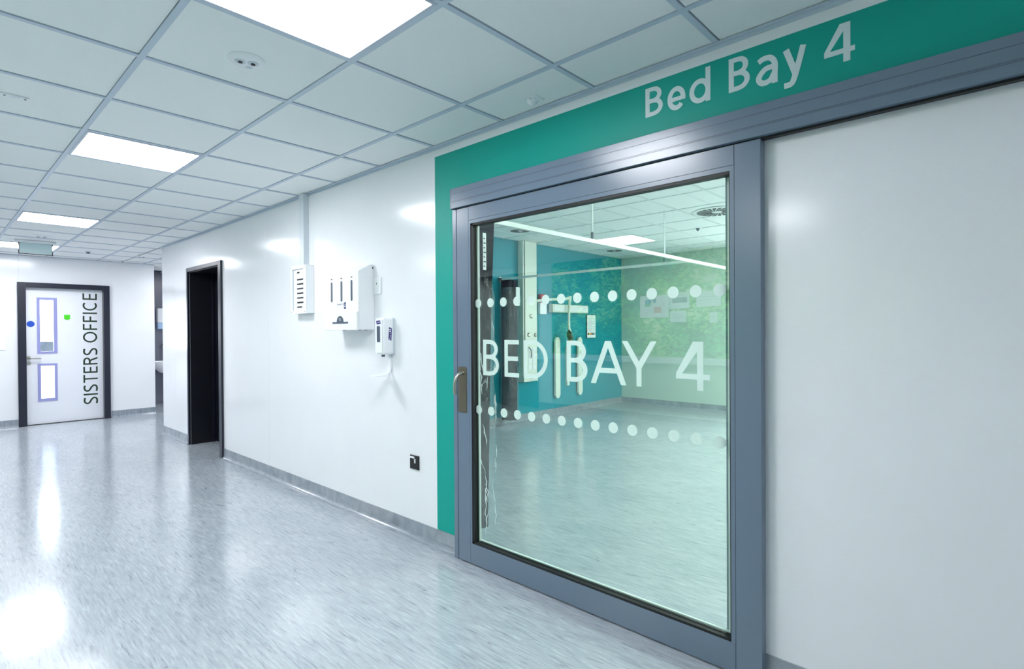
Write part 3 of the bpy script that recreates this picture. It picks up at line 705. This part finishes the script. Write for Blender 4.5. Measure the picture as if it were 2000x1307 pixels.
obj('pull_slot', prism([(3.722, 1.424), (3.722, 1.437)] + [(3.618+.048*math.cos(math.radians(a)), 1.437+.046*math.sin(math.radians(a))) for a in range(0, 181, 15)] + [(3.505, 1.437), (3.505, 1.424)], 'x', 2.0585, 2.0605) if False else
    prism([(3.505, 1.424), (3.722, 1.424), (3.722, 1.437)] + [(3.614+.047*math.cos(math.radians(a)), 1.437+.044*math.sin(math.radians(a))) for a in range(0, 181, 15)] + [(3.505, 1.437)], 'x', 2.0585, 2.0605), DGPLAST, dr)
obj('pull_mark', boxes(((2.0575, 3.610, 1.444), (2.059, 3.617, 1.464))), WPLAST, dr)
for lo, hi in (((2.19, 3.391, 1.815), (2.198, 3.395, 1.83)), ((2.10, 3.42, 1.374), (2.115, 3.44, 1.378)), ((2.15, 3.42, 1.374), (2.165, 3.44, 1.378)), ((2.15, 3.72, 1.374), (2.165, 3.74, 1.378))): obj('hinge_bolt', boxes((lo, hi)), DGPLAST, ad)
# small switch plate
sp = thing('key_switch', 'small white switch plate half hidden behind the apron dispenser', 'switch', (XR, 3.342, 1.632))
obj('plate', box((XR-.012, 3.303, 1.632), (XR, 3.381, 1.750), .004), WPLAST, sp)
obj('keyhole', boxes(((XR-.0125, 3.345, 1.700), (XR-.0115, 3.351, 1.712)), ((XR-.0125, 3.336, 1.688), (XR-.0115, 3.339, 1.691)), ((XR-.0125, 3.336, 1.668), (XR-.0115, 3.339, 1.671))), INKB, sp)
# hand gel dispenser
hg = thing('gel_dispenser', 'white hand gel dispenser with drip tray beside the apron dispenser', 'dispenser', (XR, 3.2, 1.065))
bm = prism(rpoly(3.142, 1.203, 3.252, 1.462, .022), 'x', XR-.018, XR); obj('back_plate', bm, GPLAST, hg)
bm = prism(rpoly(3.145, 1.208, 3.249, 1.460, .02), 'x', 2.108, XR-.018)
bmesh.ops.bevel(bm, geom=[e_ for e_ in bm.edges if abs(e_.verts[0].co.x-2.108) < 1e-4 and abs(e_.verts[1].co.x-2.108) < 1e-4], offset=.012, segments=3, affect='EDGES')
cv = obj('cover', bm, WPLAST, hg, smooth=True)
obj('level_window', prism(rpoly(3.178, 1.293, 3.214, 1.402, .006), 'x', 2.1055, 2.1085), DGPLAST, hg)
obj('front_badge', prism([(3.170, 1.418), (3.214, 1.414), (3.222, 1.437), (3.178, 1.441)], 'x', 2.1060, 2.1085), PURP, hg)
def side_plate(poly, m, y=3.1452, t=.0012): return prism(poly, 'y', y-t, y)
lb = obj('side_badge', side_plate([(2.152, 1.312), (2.176, 1.302), (2.180, 1.386), (2.158, 1.396)], PURP), PURP, hg)
ws = 'Purell'
for k, ch in enumerate(ws):
    za = 1.313+.0122*k; hgt = .013 if ch in 'Pl' else .0085
    obj('print', print_bm(ch, lambda u, v: (2.1715-hgt*v, 3.1435, za+.0080*u)), WPLAST, lb)
for k, ch in enumerate('Purell'):
    ya = 3.210-.0055*k
    obj('print', print_bm(ch, lambda u, v: (2.1055, ya-.0036*u, 1.424+(.009 if ch in 'Pl' else .006)*v)), WPLAST, hg)
obj('nozzle', cyl((2.145, 3.197), .012, 'z', 1.192, 1.212, 16), DGPLAST, hg)
obj('tray_stalk', tube([(XR-.010, 3.19, 1.21), (XR-.010, 3.19, 1.12), (XR-.013, 3.19, 1.10), (XR-.022, 3.19, 1.082), (XR-.04, 3.19, 1.073), (XR-.07, 3.19, 1.069)], [.012, .012, .012, .011, .010, .006], 10), WPLAST, hg, smooth=True)
obj('drip_tray', prism([(2.07+.0, 3.145), (2.165, 3.150), (2.165, 3.235), (2.07, 3.240), (2.055, 3.225), (2.05, 3.192), (2.055, 3.16)], 'z', 1.062, 1.068), WPLAST, hg)
# black socket
bs = thing('socket_outlet', 'small black socket with white plug flag low on the white wall', 'socket', (XR, 2.93, .452))
obj('plate', box((XR-.010, 2.884, .452), (XR, 2.976, .544), .003), BPLAST, bs)
obj('plug_flag', boxes(((XR-.013, 2.925, .524), (XR-.010, 2.970, .536)), ((XR-.013, 2.914, .494), (XR-.010, 2.924, .522))), WPLAST, bs)

# ------------------------------------------------------------------ corridor ceiling fittings
def emergency(x, y, z, label, r=.07, rot=0.3):
    t = thing('emergency_light', label, 'light', (x, y, z), 'emergency lights')
    obj('bezel', lathe([(r, 0), (r, .004), (r*.93, .009), (r*.5, .012), (.001, .012)], (x, y, z), 'z', 32, -1), WPLAST, t, smooth=True)
    for s in (-1, 1):
        cx, cy = x+s*r*.34*math.cos(rot), y-s*r*.34*math.sin(rot)
        lp = obj('lamp_recess', lathe([(r*.30, 0), (r*.30, .004), (r*.16, .0045), (.001, .0045)], (cx, cy, z-.0105), 'z', 20, -1), GPLAST, t)
        obj('lamp', lathe([(r*.13, 0), (r*.13, .004), (.001, .006)], (cx, cy, z-.0145), 'z', 16, -1), BPLAST, lp)
    obj('test_button', lathe([(r*.18, 0), (r*.18, .004), (.001, .004)], (x+r*.35, y+r*.55, z-.009), 'z', 16, -1), GPLAST, t)
emergency(.947, 2.410, CH+.003, 'round twin-lamp emergency light on the near ceiling tile', .072, .35)
emergency(2.249, 9.72, CH+.003, 'round emergency light on the ceiling near the far wall', .075, .35)
emergency(.961, 8.49, CH+.003, 'round fitting on the ceiling above the hanging sign', .085, .35)
t = thing('smoke_vent_plate', 'small rectangular white ceiling plate with two screws at left edge', 'plate', (.314, 3.588, CH+.003))
obj('plate', box((.262, 3.573, CH-.005), (.366, 3.606, CH+.003), .003), WPLAST, t)
for x in (.276, .352): obj('screw', cyl((x, 3.589), .005, 'z', CH-.007, CH-.005, 10), DGPLAST, t)
for k in range(6): obj('vent_slot', boxes(((.296+.0065*k, 3.580, CH-.0056), (.299+.0065*k, 3.598, CH-.0045))), GPLAST, t)
t = thing('motion_sensor', 'square ceiling sensor with dome near the green band', 'sensor', (2.09, 1.787, CH+.003))
obj('plate', box((2.052, 1.744, CH-.004), (2.130, 1.830, CH+.003), .002), WPLAST, t)
obj('dome', lathe([(.028, 0), (.027, .008), (.02, .018), (.010, .024), (.001, .026)], (2.091, 1.790, CH-.004), 'z', 24, -1), WPLAST, t, smooth=True)
for dx, dy in ((-.029, -.01), (.029, .01)): obj('screw', cyl((2.091+dx, 1.79+dy), .003, 'z', CH-.0052, CH-.004, 8), BPLAST, t)
t = thing('ceiling_sensor', 'tiny round detector on the ceiling before the far wall', 'sensor', (1.594, 9.655, CH+.003))
obj('base', lathe([(.035, 0), (.035, .006), (.028, .012), (.001, .012)], (1.594, 9.655, CH+.003), 'z', 20, -1), GPLAST, t)
obj('eye', lathe([(.024, 0), (.018, .018), (.001, .022)], (1.594, 9.655, CH-.009), 'z', 16, -1), DGPLAST, t)
t = thing('exit_sign', 'blank translucent sign blade hanging under the ceiling near the office', 'sign', (.96, 9.0, CH))
obj('housing', box((.76, 8.96, CH-.03), (1.16, 9.04, CH), .004), WPLAST, t)
bl = obj('blade', boxes(((.808, 8.995, 2.362), (1.118, 9.007, 2.497))), mat('pale_green_acrylic', (196, 220, 222), 0.25), t)
obj('edge_clip', boxes(((.799, 8.99, 2.352), (.808, 9.012, 2.400)), ((.799, 8.99, 2.455), (.808, 9.012, 2.500)), ((.803, 8.995, 2.40), (.808, 9.007, 2.455))), BPLAST, t)
obj('edge_clip', boxes(((1.118, 8.99, 2.352), (1.127, 9.012, 2.400)), ((1.118, 8.99, 2.47), (1.127, 9.012, 2.500)), ((1.118, 8.995, 2.40), (1.122, 9.007, 2.47))), BPLAST, t)
obj('lower_edge', boxes(((.808, 8.992, 2.354), (1.118, 9.010, 2.362))), BPLAST, t)

# ------------------------------------------------------------------ hand-wash recess
t = thing('soap_dispenser', 'white soap dispenser with blue window on the grey tiled recess wall', 'dispenser', (3.12, 12.2, 1.44))
obj('case', box((3.052, 12.09, 1.56), (3.19, 12.2, 1.845), .02), WPLAST, t); obj('reservoir', box((3.056, 12.095, 1.44), (3.186, 12.2, 1.575), .015), mat('pale_blue_plastic', (170, 200, 232), 0.3), t)
t = thing('hand_basin', 'white ceramic wall basin in the grey tiled recess', 'basin', (3.2, 12.0, .58))
bm = bmesh.new(); n = 32; rings = []
for r, z in ((.06, .585), (.16, .62), (.235, .70), (.265, .80), (.262, .815), (.245, .815), (.215, .72), (.12, .665), (.02, .66)):
    rings.append([bm.verts.new((3.2+r*1.05*math.cos(2*math.pi*k/n), 11.97+max(-9, r*.85*math.sin(2*math.pi*k/n)), z)) for k in range(n)])
for a, b in zip(rings, rings[1:]):
    for k in range(n): bm.faces.new((a[k], a[(k+1) % n], b[(k+1) % n], b[k]))
bm.faces.new(rings[0]); bm.faces.new(rings[-1][::-1]); bmesh.ops.recalc_face_normals(bm, faces=list(bm.faces))
obj('bowl', bm, CERAM, t, smooth=True); obj('back_ledge', box((2.95, 12.1, .70), (3.45, 12.2, .83), .01), CERAM, t)
t = thing('wall_tap', 'chrome lever tap on the grey tiled wall above the basin', 'tap', (3.15, 12.2, 1.10))
obj('body', tube([(3.15, 12.2, 1.10), (3.15, 12.12, 1.10), (3.15, 12.02, 1.09), (3.15, 11.98, 1.05)], .016, 10), STEEL, t, smooth=True)
obj('lever', tube([(3.15, 12.15, 1.10), (3.135, 12.13, 1.16), (3.13, 12.05, 1.17)], .010, 8), DGPLAST, t, smooth=True)

# ------------------------------------------------------------------ inside the bay
# curtain track
RZ = 2.107
ct = thing('curtain_track', 'white suspended curtain track forming an L in the bay', 'curtain track', (5.66, 2.605, RZ))
obj('rail', boxes(((XB, 2.590, RZ-.016), (7.9, 2.620, RZ+.016))), ALU, ct)
obj('rail', boxes(((5.645, 2.620, RZ-.014), (5.675, BY1-.01, RZ+.014))), ALU, ct)
obj('wall_bracket', cyl((5.66, RZ), .034, 'y', BY1-.014, BY1, 20), STEEL, ct, smooth=True)
obj('wall_bracket', cyl((2.605, RZ), .034, 'x', XB, XB+.012, 20), STEEL, ct, smooth=True)
obj('end_stop', box((5.638, BY1-.05, RZ-.02), (5.682, BY1-.012, RZ+.02), .004), DGPLAST, ct)
def pr_x(px_y): return px_y
for x, y in ((3.80, 2.605), (7.6, 2.605)):
    dp = obj('dropper', cyl((x, y), .008, 'z', RZ+.016, BH, 12), ALU, ct)
    obj('dropper_cap', cyl((x, y), .018, 'z', BH-.012, BH-.002, 14), ALU, dp)
    obj('dropper_collar', cyl((x, y), .011, 'z', RZ+.016, RZ+.075, 12), DGPLAST, dp)
for x, y in ((5.66, 2.91),):
    dp = obj('dropper', cyl((x, y), .008, 'z', RZ+.014, BH, 12), ALU, ct)
    obj('dropper_collar', cyl((x, y), .011, 'z', RZ+.014, RZ+.10, 12), DGPLAST, dp)
# folded curtain near the door
def folded(cx, cy, z0, z1, wtop, wbot, amp_t, amp_b, folds, axis, rnd=.004, squeeze=None, nz=26, drift=(0, 0)):
    """pleated stack: zigzag sheet with thickness; axis = direction in which pleats are stacked"""
    bm = bmesh.new(); rows = []; n = folds*4
    rs = [random.uniform(-1, 1) for _ in range(n+1)]
    for i in range(nz+1):
        t_ = i/nz; z = z1+(z0-z1)*t_
        sq = squeeze(t_) if squeeze else 1.0
        w = (wtop+(wbot-wtop)*t_)*sq; am = (amp_t+(amp_b-amp_t)*t_)*sq
        row = []
        for side in (0, 1):
            for k in (range(n+1) if side == 0 else range(n, -1, -1)):
                u = (k/n-.5)*w; v = am*math.sin(k*math.pi/2)*(1+.15*rs[k]) + rnd*rs[k]*math.sin(3*t_+k)
                v += (-.004 if side == 0 else .004)
                p = (u, v) if axis == 'x' else (v, u)
                row.append(bm.verts.new((cx+p[0]+drift[0]*t_, cy+p[1]+drift[1]*t_, z)))
        rows.append(row)
    m_ = len(rows[0])
    for a, b in zip(rows, rows[1:]):
        for k in range(m_): bm.faces.new((a[k], a[(k+1) % m_], b[(k+1) % m_], b[k]))
    bmesh.ops.recalc_face_normals(bm, faces=list(bm.faces))
    return bm
def film(cx, cy, z0, z1, rx, ry, n=28, nz=40, amp=.18, drift=(0, 0), squeeze=None, seed=1):
    bm = bmesh.new(); rnd = random.Random(seed); rings = []
    ph = [rnd.uniform(0, 6.28) for _ in range(12)]
    for i in range(nz+1):
        t_ = i/nz; z = z1+(z0-z1)*t_; s = squeeze(t_) if squeeze else 1
        ring = []
        for k in range(n):
            a = 2*math.pi*k/n
            w = 1+amp*(.5*math.sin(3*a+7*t_+ph[0])+.35*math.sin(5*a-11*t_+ph[1])+.3*math.sin(19*t_+ph[2]+2*a)+.25*rnd.uniform(-1, 1))
            ring.append(bm.verts.new((cx+rx*s*w*math.cos(a)+drift[0]*t_, cy+ry*s*w*math.sin(a)+drift[1]*t_, z+.01*rnd.uniform(-1, 1))))
        rings.append(ring)
    for a, b in zip(rings, rings[1:]):
        for k in range(n): bm.faces.new((a[k], a[(k+1) % n], b[(k+1) % n], b[k]))
    return bm
c1 = thing('bed_curtain', 'charcoal folded curtain in torn plastic just inside the sliding door', 'curtain', (2.53, 2.60, .06), 'folded bed curtains')
sq1 = lambda t: 1.0-.10*math.sin(math.pi*t) - (.10*math.exp(-((t-.9)/.03)**2))
obj('fabric', folded(2.525, 2.605, .065, RZ-.022, .125, .055, .052, .020, 9, 'x', squeeze=sq1, drift=(-.012, 0)), CURT, c1)
obj('header_tape', boxes(((2.465, 2.555, RZ-.05), (2.475, 2.655, RZ-.022))), CURT, c1)
lbm = boxes(((2.466, 2.538, 1.76), (2.494, 2.541, 2.0)))
tk = obj('care_label', lbm, PAPER, c1)
for k in range(7): obj('print', boxes(((2.470, 2.5372, 1.78+.03*k), (2.490 if k % 2 else 2.482, 2.538, 1.788+.03*k))), INKB, tk)
obj('plastic_wrap', film(2.525, 2.60, .045, 1.80, .085, .062, squeeze=lambda t: (.55+.5*min(1, t*7)) if t < .12 else 1.0-.30*math.exp(-((t-.84)/.05)**2), drift=(-.01, 0), seed=5), FILM, c1)
GLINT = mat('film_crease_highlight', (236, 242, 244), 0.15)  # white slivers stand in for glints on the crumpled film
rc = random.Random(3)
for k in range(26):
    a0 = rc.choice((-.95, -.6, -.2, -2.3, -2.0, -.75))+rc.uniform(-.15, .15); zc = rc.uniform(.10, 1.68); ln_ = rc.uniform(.05, .20)
    pts = []; sl = rc.uniform(-.5, .5)
    for i in range(6):
        t_ = i/5; a = a0+sl*(t_-.5)+.10*rc.uniform(-1, 1); rr = 1.06+.08*rc.uniform(-1, 1)
        q = 1.0-.25*math.exp(-((zc-.32)/.1)**2)
        pts.append((2.52+.086*q*rr*math.cos(a), 2.60+.064*q*rr*math.sin(a), zc+ln_*(.5-t_)))
    w_ = rc.uniform(.0022, .0055)
    obj('wrap_glint', tube(pts, [.0006, w_*.6, w_, w_*.5, w_*.8, .0006], 5, flat=.4), GLINT, c1)
c2 = thing('bed_curtain', 'slate folded curtain in clear wrap hanging at the teal wall', 'curtain', (5.70, 5.3, .09), 'folded bed curtains')
obj('fabric', folded(5.69, 5.33, .09, RZ-.022, .17, .15, .075, .07, 7, 'y'), CURT, c2)
obj('plastic_wrap', film(5.70, 5.33, .085, 1.98, .115, .125, amp=.08, seed=9), FILM, c2)
tg = obj('care_label', boxes(((5.70, 5.205, 1.72), (5.78, 5.208, 1.98))), PAPER, c2)
obj('print', boxes(((5.712, 5.2042, 1.75), (5.77, 5.205, 1.80))), INKB, tg)
# bedhead column
bh = thing('bedhead_column', 'cream vertical bedhead services column on the teal wall', 'services column', (6.205, BY1, .6))
obj('body', box((6.045, 5.378, .62), (6.365, BY1, BH), .012), CREAM, bh)
fp = obj('front_cover', box((6.075, 5.366, .70), (6.345, 5.380, BH-.002), .003), CREAM, bh)
obj('end_cap', box((6.042, 5.368, .60), (6.368, BY1, .70), .006), CREAM, bh)
obj('edge_groove', boxes(((6.068, 5.371, .62), (6.074, 5.379, BH)), ((6.346, 5.371, .62), (6.352, 5.379, BH))), DGPLAST, bh)
obj('cap_screw', cyl((6.205, .645), .010, 'y', 5.362, 5.368, 12), BPLAST, bh)
for x, z in ((6.205, 1.58), (6.15, 1.30), (6.30, 1.30)):
    g = obj('gas_outlet', lathe([(.030, 0), (.030, .012), (.018, .022), (.001, .022)], (x, 5.366, z), 'y', 18, -1), STEEL, fp, smooth=True)
for k in range(4):
    for j in range(2): 
        s_ = obj('power_socket', box((6.135+.10*j, 5.358, .78+.085*k), (6.215+.10*j, 5.366, .855+.085*k), .003), WPLAST, fp)
obj('cable_hook', tube([(6.14, 5.36, 1.12), (6.16, 5.33, 1.08), (6.17, 5.33, 1.0), (6.18, 5.345, .96)], .007, 8), DGPLAST, fp)
# call unit beside the column
cu_ = thing('call_unit', 'small white and red wall unit right of the bedhead column', 'call unit', (6.60, BY1, 1.62))
obj('case', box((6.50, 5.43, 1.62), (6.66, BY1, 1.80), .006), WPLAST, cu_); obj('red_box', box((6.515, 5.42, 1.80), (6.62, BY1, 1.93), .006), RED, cu_)
# bed lamp
bl_ = thing('bed_lamp', 'white wall bed light bar with hinged arm on the teal wall', 'lamp', (7.27, BY1, 1.65))
obj('light_bar', box((6.745, 5.375, 1.652), (7.715, 5.465, 1.782), .012), CREAM, bl_)
obj('diffuser_face', box((6.775, 5.369, 1.668), (7.685, 5.377, 1.768), .003), WPLAST, bl_)
for x in (6.95, 7.45): obj('bar_mount', boxes(((x, 5.465, 1.67), (x+.1, BY1, 1.77))), CREAM, bl_)
ln = lambda *p: tube(p, .022, 10)
obj('arm', ln((6.36, 5.43, 1.815), (6.60, 5.36, 1.845), (7.05, 5.31, 1.875), (7.08, 5.31, 1.875)), CREAM, bl_, smooth=True)
obj('elbow', lathe([(.034, -.04), (.036, 0), (.034, .04)], (7.09, 5.31, 1.875), 'z', 16), CREAM, bl_, smooth=True)
obj('lower_arm', tube([(7.09, 5.31, 1.85), (7.075, 5.31, 1.6), (7.07, 5.31, 1.41), (7.10, 5.31, 1.36), (7.16, 5.31, 1.20)], [.022, .021, .024, .022, .016], 10), CREAM, bl_, smooth=True)
obj('lamp_head', tube([(7.065, 5.30, 1.36), (7.055, 5.29, 1.33), (7.06, 5.285, 1.28), (7.08, 5.28, 1.23), (7.075, 5.28, 1.17), (7.06, 5.28, 1.13)], [.018, .042, .048, .044, .050, .02], 12), BPLAST, bl_, smooth=True)
# bumper rails
for x, za, zb, l in ((6.938, .272, 1.256, 'left cream vertical bumper rail on the teal wall'), (7.552, .274, 1.250, 'right cream vertical bumper rail on the teal wall')):
    t = thing('bumper_rail', l, 'bumper rail', (x, BY1, za), 'wall bumper rails')
    hw = .060
    obj('fender', prism([(x-hw, za+.05), (x-.02, za), (x+.02, za), (x+hw, za+.05), (x+hw, zb-.05), (x+.02, zb), (x-.02, zb), (x-hw, zb-.05)], 'y', 5.43, 5.465), CREAM, t)
    obj('backing', boxes(((x-hw+.01, 5.465, za+.06), (x+hw-.01, BY1, zb-.06))), BPLAST, t)
cs = obj('cable_cover', box((7.20, 5.44, .455), (7.26, BY1, 1.10), .004), CREAM)
tag(cs, 'short cream cable cover between the two bumper rails', 'cable cover')
# poster
ps = thing('wall_poster', 'narrow framed notice with coloured strip on the teal wall', 'poster', (7.93, BY1, 1.23))
obj('frame', box((7.795, 5.468, 1.225), (8.065, BY1, 1.635), .003), BPLAST, ps)
pp = obj('paper', boxes(((7.803, 5.465, 1.233), (8.057, 5.469, 1.627))), PAPER, ps)
for k, m_ in enumerate((INKB, YEL, ORG, DGPLAST, DGPLAST)): obj('colour_block', boxes(((7.815+.04*k, 5.4635, 1.285), (7.850+.04*k, 5.4652, 1.318))), m_, pp)
obj('colour_block', boxes(((8.03, 5.4635, 1.285), (8.042, 5.4652, 1.318))), INKB, pp)
for k in range(8): obj('text_line', boxes(((7.825, 5.4635, 1.36+.03*k), (8.03 if k % 3 else 7.95, 5.4652, 1.367+.03*k))), GPLAST, pp)
# swirl diffusers
def diffuser(cx, cy, r, label):
    t = thing('air_diffuser', label, 'air vent', (cx, cy, BH), 'round swirl diffusers')
    obj('plate', lathe([(r*1.22, 0), (r*1.22, .003), (r*1.05, .006), (.001, .006)], (cx, cy, BH-.002), 'z', 36, -1), WPLAST, t, smooth=True)
    bm = bmesh.new(); n = 22
    for k in range(n):
        a = 2*math.pi*k/n; q = []
        for rr, da in ((r*.26, -.08), (r*.26, .08), (r*.62, .15+.12), (r, .14+.22), (r, -.05+.22), (r*.62, -.05+.12)):
            q.append((cx+rr*math.cos(a+da), cy+rr*math.sin(a+da)))
        prism(q, 'z', BH-.0095, BH-.0075, bm)
    obj('swirl_slots', bm, BLACK, t)
    obj('hub', lathe([(r*.2, 0), (r*.16, .006), (.001, .007)], (cx, cy, BH-.008), 'z', 20, -1), WPLAST, t)
diffuser(5.415, 4.86, .135, 'round swirl diffuser above the folded slate curtain')
diffuser(6.12, 2.50, .22, 'large round swirl diffuser at the right edge of the door glass')
diffuser(7.88, 4.96, .13, 'round swirl diffuser near the far bay corner')
t = thing('bay_detector', 'small pointed detector on the bay ceiling', 'detector', (7.0, 3.05, BH))
obj('base', lathe([(.05, 0), (.05, .004), (.001, .004)], (6.96, 3.1, BH+.003), 'z', 20, -1), WPLAST, t); obj('tip', lathe([(.026, 0), (.02, .02), (.001, .04)], (6.96, 3.1, BH-.001), 'z', 14, -1), DGPLAST, t)

# ------------------------------------------------------------------ opposite wall, mirrored in the glass
rl = thing('handrail', 'pale grey crash rail along the mural wall, mirrored in the glass', 'handrail', (XL, 2, .87))
obj('rail', box((XL+.02, -1.5, .87), (XL+.075, 6.18, .965), .01), RAILM, rl)
for y in (-1.0, 1.0, 3.0, 5.0, 6.0): obj('bracket', boxes(((XL, y-.03, .89), (XL+.03, y+.03, .945))), GPLAST, rl)
def board(name, y0, y1, z0_, z1_, label, cat, bits, group='notices on the mural wall'):
    t = thing(name, label, cat, (XL+.004, (y0+y1)/2, z0_), group)
    b_ = obj('board', box((XL+.004, y0, z0_), (XL+.022, y1, z1_), .003), PAPER, t)
    for (a, b, c, d, m_) in bits: obj('print', boxes(((XL+.0215, y0+(y1-y0)*a, z0_+(z1_-z0_)*c), (XL+.0232, y0+(y1-y0)*b, z0_+(z1_-z0_)*d))), m_, b_)
board('notice_board', 3.714, 4.178, 1.544, 1.872, 'white notice board with coloured squares mirrored in the door glass', 'notice board', [(.62, .82, .5, .65, LEAF), (.62, .82, .65, .8, SKY), (.42, .52, .66, .82, SKY), (.25, .5, .2, .48, PINK)])
board('notice_board', 3.403, 3.705, 1.667, 1.90, 'white notice with wide blue-grey picture mirrored in the door glass', 'notice board', [(.1, .85, .35, .68, GREYT)])
board('notice_sheet', 3.449, 3.690, 1.473, 1.632, 'plain white sheet below the blue-grey picture notice, mirrored', 'notice', [(.15, .85, .7, .74, GPLAST), (.15, .85, .4, .44, GPLAST)])
board('notice_board', 2.952, 3.296, 1.68, 1.90, 'white notice with faint text lines at right of the mirrored mural', 'notice board', [(.1, .9, .4, .44, GPLAST), (.1, .9, .6, .64, GPLAST)])
board('notice_sheet', 3.0, 3.11, 1.459, 1.60, 'small pinkish sheet lowest right on the mirrored mural', 'notice', [(.1, .9, .5, .6, GPLAST)])
